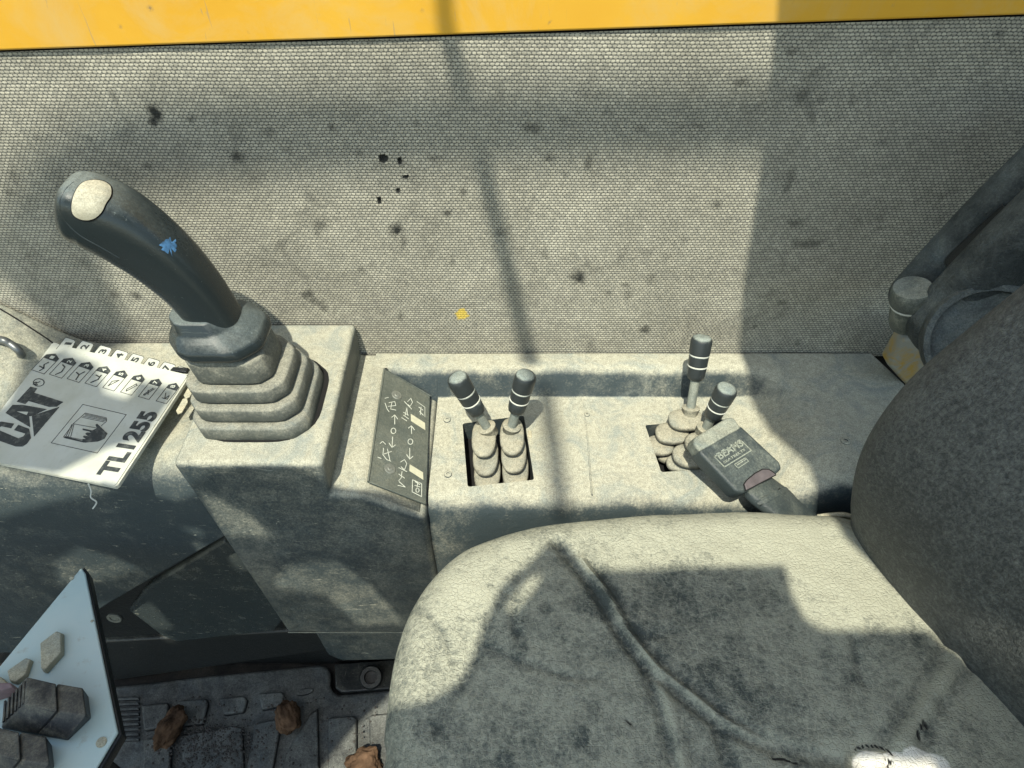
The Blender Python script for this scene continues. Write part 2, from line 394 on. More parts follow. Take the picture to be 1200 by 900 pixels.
# fabric covered side wall: fine grid that carries the stains
def wall():
    tl, tr = ony(0, 61, 0), ony(1200, 19, 0)
    x0, x1 = -.92, .95
    def ztop(x): return tl.z+(tr.z-tl.z)*(x-tl.x)/(tr.x-tl.x)
    nx, nz = 760, 250; zb = .027
    spots = [(182,133,8,9,1),(180,142,5,6,1),(133,112,4,9,.5),(225,140,5,4,.6),(278,183,8,6,.6),(315,155,6,6,.35),(172,195,6,4,.5),(388,148,5,4,.5),(375,262,9,7,.45),(372,270,4,8,.4),
             (464,269,8,7,1.0),(472,282,3,9,.45),(510,186,9,3,.5),(360,345,8,5,.65),(372,355,9,5,.5),(380,362,5,4,.5),(134,345,6,4,.4),(160,347,5,5,.7),(543,225,4,5,.5),(524,250,5,3,.6),
             (625,150,9,7,.6),(643,185,5,5,.45),(678,325,9,7,.8),(712,343,4,3,.5),(757,386,6,4,.8),(735,345,5,6,.35),(763,326,6,6,.4),(925,212,6,13,.45),(932,262,9,5,.45),(946,286,20,5,.45),
             (928,60,6,6,.5),(870,97,8,5,.5),(660,140,6,4,.4),(587,272,4,4,.4),(530,307,3,9,.4),(855,55,4,4,.3),(1170,40,6,4,.5),(820,148,5,3,.3),(60,80,30,12,.15),(700,112,22,5,.18),
             (300,208,10,6,.3),(420,180,6,5,.35),(1045,60,5,4,.3),(600,345,30,12,.15),(355,255,22,9,.16),(45,300,18,12,.15),(690,190,4,9,.4),(750,150,6,4,.35)]
    holes = [(449,186,5,5),(469,189,2.6,4),(476,207,3.4,2.4),(466,223,2.4,2.6),(445,235,2.2,4.4)]
    def mp(l):
        out = []
        for s in l:
            p = ony(s[0], s[1], 0); q = ony(s[0]+s[2], s[1], 0); r = ony(s[0], s[1]+s[3], 0); out.append((p.x, p.z, abs(q.x-p.x), abs(r.z-p.z), s[4] if len(s) > 4 else 1))
        return out
    sp, hl, ye = mp(spots), mp(holes), mp([(541, 368, 9, 7)])
    rnd = random.Random(3)
    for i in range(70): sp.append((rnd.uniform(-.7, .7), rnd.uniform(.04, .36), rnd.uniform(.002, .006), rnd.uniform(.002, .007), rnd.uniform(.15, .45)))
    bm = bmesh.new(); grid = []; st = []; yl = []
    for j in range(nz+1):
        row = []
        for i in range(nx+1):
            x = x0+(x1-x0)*i/nx; z = zb+(ztop(x)-zb)*j/nz
            y = .0012*mnoise.noise(Vector((x*7, z*9, 3)))
            e = mnoise.noise(Vector((x*120, z*120, 0)))*.55+mnoise.noise(Vector((x*300, z*300, 5)))*.3
            s = 0
            for px, pz, rx, rz, k in sp:
                if abs(x-px) < 2.2*rx and abs(z-pz) < 2.2*rz:
                    d = math.hypot((x-px)/rx, (z-pz)/rz)+e; s = max(s, .85*k*(1-sm(.15, 1.7, d)))
            for px, pz, rx, rz, k in hl:
                if abs(x-px) < 2*rx and abs(z-pz) < 2*rz:
                    d = math.hypot((x-px)/rx, (z-pz)/rz)+e*.5
                    if d < 1.05: s = max(s, 1.8*(1-sm(.75, 1.05, d))); y += .0025*(1-sm(.6, 1.0, d))
                    elif d < 1.9: y -= .0010*(1.9-d)
            yy = 0
            for px, pz, rx, rz, k in ye:
                d = math.hypot((x-px)/rx, (z-pz)/rz)+e; yy = 1-sm(.5, 1.1, d)
            row.append(bm.verts.new((x, y, z))); st.append(s); yl.append(yy)
        grid.append(row)
    for j in range(nz):
        for i in range(nx): bm.faces.new((grid[j][i], grid[j][i+1], grid[j+1][i+1], grid[j+1][i]))
    bm.verts.index_update(); me = bpy.data.meshes.new('fabric_panel'); bm.to_mesh(me); bm.free(); me.materials.append(M_fab)
    a = me.attributes.new('stain', 'FLOAT', 'POINT'); a.data.foreach_set('value', st)
    a = me.attributes.new('yellow', 'FLOAT', 'POINT'); a.data.foreach_set('value', yl)
    root = empty('side_wall', (0, 0, -.05), 'grey woven fabric side panel with dark stains and small holes, below the yellow steel', 'wall panel')
    o = bpy.data.objects.new('fabric_panel', me); COL.objects.link(o); fin(o, root)
    bm = bmesh.new(); add_box(bm, (x0, .008, FZ), (x1, .03, .52)); ob('backing_board', bm, M_black, root)
    # yellow pressed steel above
    pts = [Vector((x0, -.004, ztop(x0)+.0022)), Vector((x1, -.004, ztop(x1)+.0022)), Vector((x1, -.004, .56)), Vector((x0, -.004, .56))]
    r2 = empty('cab_frame', (0, 0, .4), 'yellow painted steel cab frame running along the top of the fabric panel', 'cab frame')
    prism('frame_panel', pts, (0, .03, 0), M_yel, r2, bevel=.002)
    return ztop
ztop = wall()

# ================================================================== CONSOLE (lever deck)
def rounded(corners, n=5):
    """corners: (y,z,r) -> polyline with rounded corners (open)"""
    out = [Vector(corners[0][:2])]
    for i in range(1, len(corners)-1):
        p = Vector(corners[i][:2]); r = corners[i][2]; a = Vector(corners[i-1][:2])-p; b = Vector(corners[i+1][:2])-p
        ra = min(r, a.length*.48); rb = min(r, b.length*.48); A = p+a.normalized()*ra if a.length > 1e-9 else p; B = p+b.normalized()*rb if b.length > 1e-9 else p
        for k in range(n+1):
            t = k/n; out.append(A*(1-t)**2+p*2*t*(1-t)+B*t*t)
    out.append(Vector(corners[-1][:2])); return out
def densify(P, m):
    out = []
    for a, b in zip(P, P[1:]):
        for k in range(m): out.append(a.lerp(b, k/m))
    out.append(P[-1]); return out
def loft(name, xs, sec, mat, parent, m=1, **k):
    bm = bmesh.new(); rows = []
    for x in xs:
        P = densify(rounded(sec(x)), m)
        rows.append([bm.verts.new((x, p.x, p.y)) for p in P])
    n = len(rows[0])
    for a, b in zip(rows, rows[1:]):
        for i in range(n): bm.faces.new((a[i], a[(i+1) % n], b[(i+1) % n], b[i]))
    bm.faces.new(rows[0]); bm.faces.new(rows[-1])
    return ob(name, bm, mat, parent, **k)

RIM = .034
console = empty('lever_console', (.15, -.1, -.3), 'dusty grey moulded side console with two cut-outs for small levers', 'console')
def deck_sec(x):
    k = sm(.262, .335, x)                # rises to the plateau on the right
    l = 0
    zd = RIM*k-.06*l
    wob = .0008*math.sin(x*23)
    cut = .050*max(0, min(1, (x-.4235)/.0185))
    return [(-.0015-cut, -.3, 0), (-.0015-cut, RIM-.001, .003), (-.004-cut, RIM+wob, .004), (min(-.029-.012*k, -.010-cut), RIM+wob, .011), (-.043-.03*k, zd+wob*.5, .003+.012*k),
            (-.19+.012*l, zd-.0005, .022), (-.201+.012*l, zd*.4-.045, .02), (-.206+.012*l, -.3, 0)]
xs = [-.0868]+[-.08+.006*i for i in range(57)]+[.2625+.005*i for i in range(16)]+[.345+.008*i for i in range(10)]+[.4235, .4275, .432, .437, .442]
body = loft('body', sorted(xs), deck_sec, M_deck, console, m=2)
loft('rear_rim', [-.16+.006*i for i in range(12)]+[-.0869], lambda x: [(-.0015, -.02, 0), (-.0015, RIM-.001, .003), (-.004, RIM+.0008*math.sin(x*23), .004), (-.029, RIM+.0008*math.sin(x*23), .011), (-.0455, -.006, .006), (-.0455, -.02, 0)], M_deck, console, m=2)
def cutter(px, z=0):
    P = [onz(u, v, z) for u, v in px]; c = sum(P, Vector())/len(P); 
    bm = bmesh.new(); add_prism(bm, [p+Vector((0, 0, .06)) for p in P], Vector((0, 0, -.125)))
    o = ob('cutter', bm, M_deck, smooth=False); m = o.modifiers.new('b', 'BEVEL'); m.width = .0025; m.segments = 3; m.limit_method = 'ANGLE'; return o
H1 = [(542, 496), (614, 487), (626, 562), (548, 570)]
H2 = [(756, 498), (852, 491), (893, 545), (775, 553)]
body.location = (0, 0, 0); body.parent = None
boolean(body, [cutter(H1), cutter(H2)])
body.parent = console; body.location = -wloc(console)
for p in body.data.polygons: p.use_smooth = True
try: body.data.set_sharp_from_angle(angle=R(40))
except Exception: pass

def screw(px, z, parent, r=.0036, mat=None, n=Vector((0, 0, 1)), p=None, nm='screw'):
    p = p if p is not None else onz(*px, z)
    n = n.normalized()
    lathe(nm, [(r, -.001), (r, .0006), (r*.85, .0012), (r*.42, .0013), (r*.36, .0004), (0, .0003)], p, n, mat or M_deck, parent, n=16)
for px in ((524, 492), (525, 556)): screw(px, 0, console, r=.0042)
for px in ((688, 486),): screw(px, 0, console, r=.0034)
screw((991, 517), RIM, console, r=.005)
# deck moulding lines: raised lever cover plate edges
def ridge(pxs, z, r, parent, mat, name='moulding_line'):
    bm = bmesh.new(); add_tube(bm, cat([onz(u, v, z) for u, v in pxs], 6), r, 8); ob(name, bm, mat, parent)
ridge([(683, 470), (688, 510), (692, 560), (694, 580)], -.0003, .0009, console, M_deck)
# small catch by the cut-out
p = onz(622, 508, .0); bm = bmesh.new(); add_box(bm, (p.x-.003, p.y-.006, -.004), (p.x+.001, p.y+.004, .0008)); ob('catch', bm, M_key, console, bevel=.0006)
# dark liners inside the cut-outs
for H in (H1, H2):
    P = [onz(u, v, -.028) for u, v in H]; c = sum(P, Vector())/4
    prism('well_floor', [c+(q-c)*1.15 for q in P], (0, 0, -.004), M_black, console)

# ================================================================== JOYSTICK POD + label plate
pod = empty('joystick_pod', (-.25, -.1, -.25), 'raised dusty console block with slanted skirt that carries the joystick', 'console')
prof = [(-.3175, .080), (-.1765, .080), (-.178, RIM), (-.147, RIM-.001), (-.0935, -.002), (-.0875, -.004), (-.0845, -.11), (-.0800, -.2575), (-.2835, -.2565), (-.3085, .025)]
def podbody():
    bm = bmesh.new(); ys = [-.2085, -.002]
    a = [bm.verts.new((x-.0*0, ys[0] + (.003 if z > .05 else 0), z)) for x, z in prof]; b = [bm.verts.new((x, ys[1], z)) for x, z in prof]; n = len(prof)
    bm.faces.new(a); bm.faces.new(b[::-1])
    for i in range(n): bm.faces.new((a[i], b[i], b[(i+1) % n], a[(i+1) % n]))
    o = ob('body', bm, M_pod, pod, bevel=.0085, seg=5, ang=25)
    return o
podb = podbody()
# slight lip round the skirt bottom
bm = bmesh.new(); add_tube(bm, [Vector((-.2825, -.208, -.2555)), Vector((-.082, -.208, -.2565))], .0008, 8); ob('skirt_edge', bm, M_pod, pod)
# label plate on the slope
plate = None
ps = [Vector((-.1475, -.0335, RIM+.002)), Vector((-.0965, -.0455, .0035)), Vector((-.0885, -.1955, .001)), Vector((-.1430, -.1935, RIM+.0015))]
pn = (ps[1]-ps[0]).cross(ps[3]-ps[0]); pn = pn if pn.z > 0 else -pn; pn.normalize()
ps = [p-pn*(p-ps[0]).dot(pn) for p in ps]
prism('label_plate', ps, pn*.0022, M_plate, pod, bevel=.0006, ang=20)
plo = [o for o in COL.objects if o.name == 'label_plate'][0]
P0 = ps[0]+pn*.0023
def pp(u, v): return onp(u, v, P0, pn)
def zp(zx, zy): return pp(420+zx/5.29, 430+zy/5.294)       # from the enlarged view
bm = bmesh.new()
def arrow(b, s, e, wd=.0007):
    S_, E_ = zp(*s), zp(*e); add_strip(b, [S_, E_], wd, pn); t = (E_-S_).normalized(); s_ = pn.cross(t)
    add_strip(b, [E_-t*.0045+s_*.0035, E_], wd, pn); add_strip(b, [E_-t*.0045-s_*.0035, E_], wd, pn)
def zero(b, c, rx, ry):
    add_strip(b, [zp(c[0]+rx*math.cos(a*math.pi/6), c[1]+ry*math.sin(a*math.pi/6)) for a in range(12)], .0008, pn, close=True)
arrow(bm, (225, 355), (225, 298)); zero(bm, (217, 397), 15, 17); arrow(bm, (212, 435), (208, 500))
arrow(bm, (330, 415), (328, 365)); zero(bm, (322, 464), 15, 17); arrow(bm, (318, 505), (318, 572))
for s in ([(165,195),(185,190)], [(165,225),(178,262),(190,278)], [(190,222),(225,215),(232,240)], [(207,222),(200,262),(232,268)], [(185,245),(232,240)],
          [(135,475),(150,462),(168,480)], [(120,560),(140,568)], [(155,505),(152,545),(175,575),(200,585)], [(160,540),(205,525)], [(180,510),(195,580)],
          [(305,215),(325,195),(335,220),(320,245),(308,235)], [(285,215),(330,262)], [(290,300),(300,255),(305,300)], [(280,282),(310,300)], [(268,315),(300,335)], [(280,300),(310,322)],
          [(262,590),(285,575),(300,600),(285,640),(265,620)], [(250,625),(300,650)], [(250,665),(285,690)], [(270,650),(265,690),(250,705)], [(245,735),(290,745)], [(252,712),(290,745)]):
    add_strip(bm, [zp(*q) for q in s], .0006, pn)
add_strip(bm, [zp(335, 700), zp(392, 725), (zp(392, 805)), zp(333, 775)], .0006, pn, close=True)
add_strip(bm, [zp(362, 215), zp(412, 250), zp(412, 310)], .0004, pn)
zero(bm, (366, 765), 10, 13)
for s in ([(352, 712), (380, 730)], [(350, 735), (382, 745)], [(368, 715), (364, 745)], [(375, 250), (400, 268)], [(378, 275), (402, 300)], [(388, 250), (384, 295)]): add_strip(bm, [zp(*q) for q in s], .0007, pn)
ob('printed_symbols', bm, M_white, plo, smooth=False)
for q in ([(325, 292), (412, 348), (414, 392), (326, 335)], [(318, 605), (400, 655), (402, 700), (316, 645)]):
    prism('blank_sticker', [zp(*a) for a in q], pn*.0003, plain('sticker_cream', (.50, .49, .36), .8, .15, 120), plo, smooth=False)
for q in ((237, 175), (195, 632)):
    p = zp(*q); lathe('screw', [(.0062, 0), (.0058, .0008), (.003, .001), (.0026, .0016), (.0011, .0017), (.0008, .0004), (0, .0003)], p, pn, M_metal, plo, n=20)
bm = bmesh.new(); add_tube(bm, [ps[3]+pn*.0022, ps[0]+pn*.0022, ps[1]+pn*.0022], .0011, 8); ob('plate_edge', bm, M_plate, plo)
tag(plo, 'grey-green plate with white lever symbols')
# hole in the rim above the plate
p = onz(452, 433, RIM); lathe('pin_hole', [(.0022, 0), (.0022, .0006), (0, .0006)], p, (0, 0, 1), M_black, console, n=10)

# ================================================================== JOYSTICK
joy = empty('control_joystick', (-.25, -.12, .08), 'black joystick with beige thumb button leaning over its grey stepped rubber boot', 'joystick')
def octo(c, hw, hd, ch, z, chf=None):
    chf = chf or ch
    x, y = c; return [Vector((x-hw, y-hd+chf, z)), Vector((x-hw+chf*.8, y-hd, z)), Vector((x+hw-chf, y-hd, z)), Vector((x+hw, y-hd+chf, z)), Vector((x+hw, y+hd-ch, z)), Vector((x+hw-ch, y+hd, z)), Vector((x-hw+ch, y+hd, z)), Vector((x-hw, y+hd-ch, z))]
def chaikin(P, k=2, e=.16):
    for _ in range(k):
        Q = []
        for a, b in zip(P, P[1:]+P[:1]): Q += [a.lerp(b, e), a.lerp(b, 1-e)]
        P = Q
    return P
tiers = [((-.250, -.121), .0560, .056, .079, .0165), ((-.2535, -.120), .0515, .049, .097, .0155), ((-.2585, -.119), .0475, .042, .1145, .0150), ((-.262, -.118), .037, .034, .131, .025)]
for i, (c, hw, hd, z, h) in enumerate(tiers):
    bm = bmesh.new(); rows = []
    for dz, k in ((-.004, .76), (-.001, .93), (.0005, .985), (.0018, 1), (h*.5, 1.0), (h*.82, .996), (h*.90, .985), (h*.95, .955), (h*.95, .86), (h*.93, .74)):
        P = chaikin(octo(c, hw*k, hd*k, hw*.44, z+dz, hw*.30), 2, .12); rows.append([bm.verts.new(p+Vector((-dz*.25, .1*dz, 0))) for p in P])
    for a, b in zip(rows, rows[1:]):
        for q in range(32): bm.faces.new((a[q], a[(q+1) % 32], b[(q+1) % 32], b[q]))
    bm.faces.new(rows[0]); bm.faces.new(rows[-1])
    o = ob('boot_fold', bm, M_boot, joy)
# dark gap ring under the boot
prism('boot_seat', chaikin(octo((-.2475, -.120), .0575, .059, .025, .0798)), (0, 0, .0012), M_black, joy)
cc = Vector((-.2675, -.1165, .160))
bm = bmesh.new(); rows = []
for dz, k in ((-.006, .72), (0, .93), (.004, 1), (.011, .985), (.018, .84), (.023, .70), (.034, .58)):
    P = chaikin(octo((cc.x-dz*.5, cc.y), .0415*k, .040*k, .021*k, cc.z+dz), 1, .14); rows.append([bm.verts.new(p) for p in P])
for a, b in zip(rows, rows[1:]):
    for q in range(16): bm.faces.new((a[q], a[(q+1) % 16], b[(q+1) % 16], b[q]))
bm.faces.new(rows[0]); bm.faces.new(rows[-1]); ob('collar', bm, M_grip, joy, bevel=.0022, seg=3, ang=14)
GY = -.116
cl = [(262, 388, 31), (247, 364, 31), (230, 341, 33), (209, 318, 36), (185, 296, 39), (159, 276, 42), (133, 259, 44), (110, 248, 44), (95, 243, 42)]
C3 = []
for u, v, r in cl:
    p = ony(u, v, GY); dep = (p-CAM).dot(ray(600, 450).normalized()); C3.append((p.x, p.y, p.z, r*dep/F))
def cat4(L, n):
    a = cat([Vector(q[:3]) for q in L], n); b = cat([Vector((q[3], 0, 0)) for q in L], n); return a, [q.x for q in b]
ctr, rad = cat4(C3, 7)
def grip():
    bm = bmesh.new(); rows = []; N = 40; n = len(ctr)
    endd = (ctr[-1]-ctr[-3]).normalized()
    ext = [(ctr[i], rad[i], (ctr[min(i+1, n-1)]-ctr[max(i-1, 0)]).normalized()) for i in range(n)]
    for k in range(1, 10):       # domed end
        a = k/9*math.pi/2; ext.append((ctr[-1]+endd*rad[-1]*.50*math.sin(a), rad[-1]*max(.02, math.cos(a)**.55), endd))
    for c, r, t in ext:
        side = Vector((0, 1, 0)); upv = t.cross(side).normalized(); side = upv.cross(t).normalized()
        row = []
        for q in range(N):
            a = 2*math.pi*q/N; ca, sa = math.cos(a), math.sin(a); e = 2/3.1
            x = math.copysign(abs(ca)**e, ca); y = math.copysign(abs(sa)**e, sa)
            row.append(bm.verts.new(c+upv*(x*r*.93)+side*(y*r*.86)))
        rows.append(row)
    for a, b in zip(rows, rows[1:]):
        for q in range(N): bm.faces.new((a[q], a[(q+1) % N], b[(q+1) % N], b[q]))
    bm.faces.new(rows[0]); bm.faces.new(rows[-1])
    return ob('grip', bm, M_grip, joy)
g = grip(); gt = bvh(g)
# moulding seam line of the grip (raised lip along the near side)
def on_surface_patch(name, tree, pxs, lift, mat, parent, rings=6, dome=0.0, **k):
    """a patch lying on a built surface; pxs is its outline"""
    c = Vector((sum(a for a, b in pxs)/len(pxs), sum(b for a, b in pxs)/len(pxs))); bm = bmesh.new(); rows = []
    pc, nc = hit(tree, c.x, c.y)
    for r in range(rings+2):
        f = min(1, r/rings); row = []
        for a, b in pxs:
            u, v = c.x+(a-c.x)*f, c.y+(b-c.y)*f; p, n = hit(tree, u, v)
            if p is None: p, n = pc, nc
            h = lift*(1-.35*sm(.7, 1, f))+dome*(1-f*f)
            if r > rings: h = -.001
            row.append(bm.verts.new(p+n*h))
            if r == 0: break
        rows.append(row)
    n = len(pxs)
    for i in range(n): bm.faces.new((rows[0][0], rows[1][i], rows[1][(i+1) % n]))
    for A_, B_ in zip(rows[1:], rows[2:]):
        for i in range(n): bm.faces.new((A_[i], A_[(i+1) % n], B_[(i+1) % n], B_[i]))
    return ob(name, bm, mat, parent, **k)
def smooth_px(p, n=5):
    q = [Vector(a).to_3d() for a in p]; m = len(q); L = q[-2:]+q+q[:2]; out = []
    c = cat(L, n); return [(a.x, a.y) for a in c[2*n:2*n+m*n]]
btn = smooth_px([(85, 243), (88, 228), (96, 216.5), (108, 212.5), (121, 214), (129, 220), (129.5, 230), (124, 239), (119, 249), (110, 256), (98, 257), (88, 252)])
c0 = (107, 235)
on_surface_patch('button_recess', gt, [(c0[0]+(a-c0[0])*1.09, c0[1]+(b-c0[1])*1.09) for a, b in btn], .0004, M_black, joy)
on_surface_patch('thumb_button', gt, btn, .0022, M_btn, joy, dome=.0006)
on_surface_patch('paint_spot', gt, [(198+(9+5*mnoise.noise(Vector((k*.9, 3, 1)))*1.6)*math.cos(k*math.pi/15), 288+(8+5*mnoise.noise(Vector((k*.9, 8, 1)))*1.6)*math.sin(k*math.pi/15)) for k in range(30)], .0003, M_blue, joy, rings=3)
bm = bmesh.new(); seam = []
for u, v in [(86, 213), (76, 222), (70, 236), (72, 252), (82, 266), (98, 279), (118, 290), (140, 303)]:
    p, n = hit(gt, u, v)
    if p: seam.append(p-n*.0004)
if len(seam) > 3: add_tube(bm, cat(seam, 5), .0009, 8); ob('grip_seam', bm, M_grip, joy)

# ================================================================== SMALL LEVERS
def knob_prof(L, r):
    return [(r*.62, 0), (r*.80, L*.03), (r*.88, L*.10), (r*.93, L*.30), (r*.88, L*.31), (r*.88, L*.335), (r*.95, L*.345), (r*.98, L*.56), (r*.92, L*.57), (r*.92, L*.595), (r*1.02, L*.605), (r*1.06, L*.86), (r*1.0, L*.94), (r*.86, L*.985), (r*.55, L*1.0), (0, L*1.0)]
def lever(base_px, tip_px, zb, zt, tiers, label, group='small hydraulic levers on the console', r=.0108, kf=.67):
    A = onz(*base_px, zb); B = onz(*tip_px, zt); d = (B-A).normalized(); L = (B-A).length; KL = L*kf
    root = empty('control_lever', (A.x, A.y, 0), label, 'lever', group)
    lathe('rod', [(.0050, -.012), (.0050, L-KL+.004)], A, d, M_rod, root, n=18)
    lathe('boot_collar', [(.0088, -.006), (.0088, .001), (.0100, .003), (.0100, .0046), (.0082, .0055), (.0056, .0055)], A-d*.001, d, M_boot2, root, n=22)
    k = lathe('knob', knob_prof(KL, r), A+d*(L-KL), d, M_knob, root, n=28)
    for f in (.322, .582): lathe('white_ring', [(r*.90, 0), (r*.98, .0002), (r*.98, .0012), (r*.90, .0014)], A+d*(L-KL+KL*f-.0006), d, M_wring, k, n=28)
    for (u, v, z, rx, ry, h) in tiers:
        c = onz(u, v, z); bm = bmesh.new(); n = 36; rows = []
        for dz, kk in ((-h*1.5, .62), (-h*.95, .80), (-h*.75, .97), (-h*.5, 1), (-h*.2, .985), (0, .90), (.0008, .6), (.0010, .2)):
            row = []
            for q in range(n):
                a = 2*math.pi*q/n; e = 2/2.5; x = math.copysign(abs(math.cos(a))**e, math.cos(a)); y = math.copysign(abs(math.sin(a))**e, math.sin(a))
                row.append(bm.verts.new(c+Vector((x*rx*kk, y*ry*kk, dz))))
            rows.append(row)
        for a, b in zip(rows, rows[1:]):
            for q in range(n): bm.faces.new((a[q], a[(q+1) % n], b[(q+1) % n], b[q]))
        bm.faces.new(rows[0]); bm.faces.new(rows[-1]); ob('boot_fold', bm, M_boot2, root)
    return root
lever((572, 503), (534, 441), .024, .098, [(567, 511, .022, .0132, .026, .008), (569, 531, .007, .0138, .028, .008), (571, 550, -.007, .0144, .029, .008), (571, 556, -.020, .0138, .03, .008)], 'small lever leaning left, leftmost of the four', )
lever((599, 502), (617, 438), .024, .098, [(600, 509, .022, .0132, .026, .008), (602, 528, .007, .0138, .028, .008), (604, 547, -.007, .0144, .029, .008), (604, 553, -.020, .0138, .03, .008)], 'small lever leaning right, beside the leftmost small lever in the same square cut-out')
lever((809, 481), (823, 394), .024, .105, [(805, 490, .022, .020, .0150, .0075), (788, 506, .010, .0185, .0150, .0075), (774, 520, -.001, .0150, .0140, .0075), (783, 530, -.013, .0130, .0125, .0075)], 'small lever standing tallest against the fabric, behind the seat belt buckle', kf=.57)
lever((826, 504), (853, 454), .026, .088, [(826, 518, .022, .021, .0155, .0075), (812, 532, .010, .0215, .0160, .0075), (801, 541, -.002, .0185, .0120, .0075), (806, 545, -.014, .018, .0115, .0075)], 'small lever leaning right just above the seat belt buckle')

# ================================================================== SEAT BELT BUCKLE
bk = empty('seat_belt_buckle', onz(900, 560, .03), 'grey seat belt buckle leaning on the console beside the seat, held on its stalk', 'buckle')
bo = onz(842, 505, .062); 
# plane of the buckle face: its far end high, near end lower
q0, q1, q2, q3 = onz(814, 515, .060), onz(862, 484, .060), onz(919, 547, .034), onz(867, 580, .034)
bn = (q1-q0).cross(q3-q0); bn = bn if bn.z > 0 else -bn; bn.normalize()
def bp(u, v, l=0): return onp(u, v, q0, bn)+bn*l
def bz(zx, zy, l=0): return bp(800+zx/6.667, 480+zy/6.67, l)
hs = [bp(819, 523), bp(861, 498), bp(869, 499), bp(914, 541), bp(917, 549), bp(908, 557), bp(872, 578), bp(863, 576), bp(820, 531)]
prism('housing', hs, -bn*.020, M_buck, bk, bevel=.0030, seg=4, ang=30)
# end cap, slightly proud, sloping away at the far end
cap = [bp(821, 532, .0012), bp(817, 522, .0012), bp(862, 495, .0012), bp(872, 499, .0012), bp(874, 503, .0012)]
cp = [bp(819, 530, .0005), bp(868, 502, .0005), bp(862, 488, -.004), bp(855, 487, -.005), bp(816, 511, -.005), bp(814, 518, -.004)]
bm = bmesh.new(); a = [bm.verts.new(p+bn*.001) for p in cp]; b = [bm.verts.new(p-bn*.016) for p in cp]; bm.faces.new(a); bm.faces.new(b[::-1])
for i in range(6): bm.faces.new((a[i], b[i], b[(i+1) % 6], a[(i+1) % 6]))
ob('tongue_cap', bm, M_cap, bk, bevel=.0022, seg=3, ang=25)
bm = bmesh.new()
add_strip(bm, [bz(245, 370), bz(325, 450), bz(535, 320), bz(455, 245)], .0011, bn, .0007, close=True)
text_into(bm, 'BEAMS', bz(293, 395), bz(478, 280), .0075, bn, .0007, .02)
text_into(bm, 'SEATBELTS', bz(325, 425), bz(490, 320), .0026, bn, .0006, .02)
add_strip(bm, [bz(402, 430), bz(432, 458), bz(513, 405), bz(488, 378)], .0008, bn, .0006, close=True)
for k in range(3): add_strip(bm, [bz(425+k*26, 433-k*17), bz(441+k*26, 423-k*17)], .0012, bn, .0006)
ob('embossed_lettering', bm, M_emb, bk, smooth=False)
rb = [(492, 632), (478, 585), (500, 555), (560, 505), (620, 472), (665, 472), (700, 495), (722, 512)]
prism('release_recess', [bz(*p, .0002) for p in [(486, 640), (470, 585), (495, 550), (555, 498), (620, 463), (670, 464), (708, 488), (732, 514)]], bn*.0006, M_black, bk)
prism('release_button', [bz(*p, .0004) for p in rb], bn*.0016, M_red, bk, bevel=.0008, ang=25)
# stalk
def stalk():
    bm = bmesh.new()
    L = [(876, 560, .024, 27), (893, 574, .018, 29), (912, 588, .010, 31), (932, 603, .000, 33), (955, 630, -.02, 34), (975, 680, -.05, 32)]
    rows = []
    P = [onz(u, v, z) for u, v, z, r in L]
    for i, (p, l) in enumerate(zip(P, L)):
        t = (P[min(i+1, 5)]-P[max(i-1, 0)]).normalized(); s = t.cross(Vector((0, .2, 1))).normalized(); up = s.cross(t)
        hw = l[3]*.70/F; th = .0085
        rows.append([bm.verts.new(p+s*hw*a+up*th*b) for a, b in ((-1, -.5), (-.95, .35), (-.8, .75), (.8, .75), (.95, .35), (1, -.5), (.8, -1), (-.8, -1))])
    for a, b in zip(rows, rows[1:]):
        for q in range(8): bm.faces.new((a[q], a[(q+1) % 8], b[(q+1) % 8], b[q]))
    bm.faces.new(rows[0]); bm.faces.new(rows[-1]); return ob('stalk', bm, M_buck, bk, sub=2)
st_ = stalk(); tt = bvh(st_)
rg = smooth_px([(880, 590), (905, 577), (925, 566), (931, 571), (915, 581), (890, 594), (882, 595)], 3)
on_surface_patch('stalk_rib', tt, rg, .0012, M_buck, bk, rings=3)

# ================================================================== LEFT CONSOLE
left = empty('left_console', (-.55, -.1, -.2), 'dusty grey console moulding under the booklet, left of the joystick block', 'console')
def lsec(x):
    k = sm(-.475, -.60, x); zb = .052+.072*k; zf = .050+.012*k
    lo = -.054+(-.213+.054)*((-.315-x)/(.198)); lo = max(lo, -.30)
    return [(-.003, -.28, 0), (-.003, zb, .004), (-.012, zb, .006), (-.085+.0*k, zf+.03*k, .03), (-.182, zf, .030), (-.200, zf-.05, .03), (-.203-.012*k, lo, .003), (-.160, lo-.01, .003), (-.1, -.28, 0)]
xs = [-.95+.012*i for i in range(53)]+[-.3205, -.305, -.292]
loft('body', xs, lsec, M_left, left, m=2)
lt = bvh([o for o in left.children][0])
gp = [hit(lt, u, v)[0] for u, v in ((-20, 350), (0, 362), (20, 374), (40, 387), (58, 399), (66, 406))]
bm = bmesh.new(); add_tube(bm, cat([p for p in gp if p], 5), .0009, 8); ob('panel_gap', bm, M_black, left)
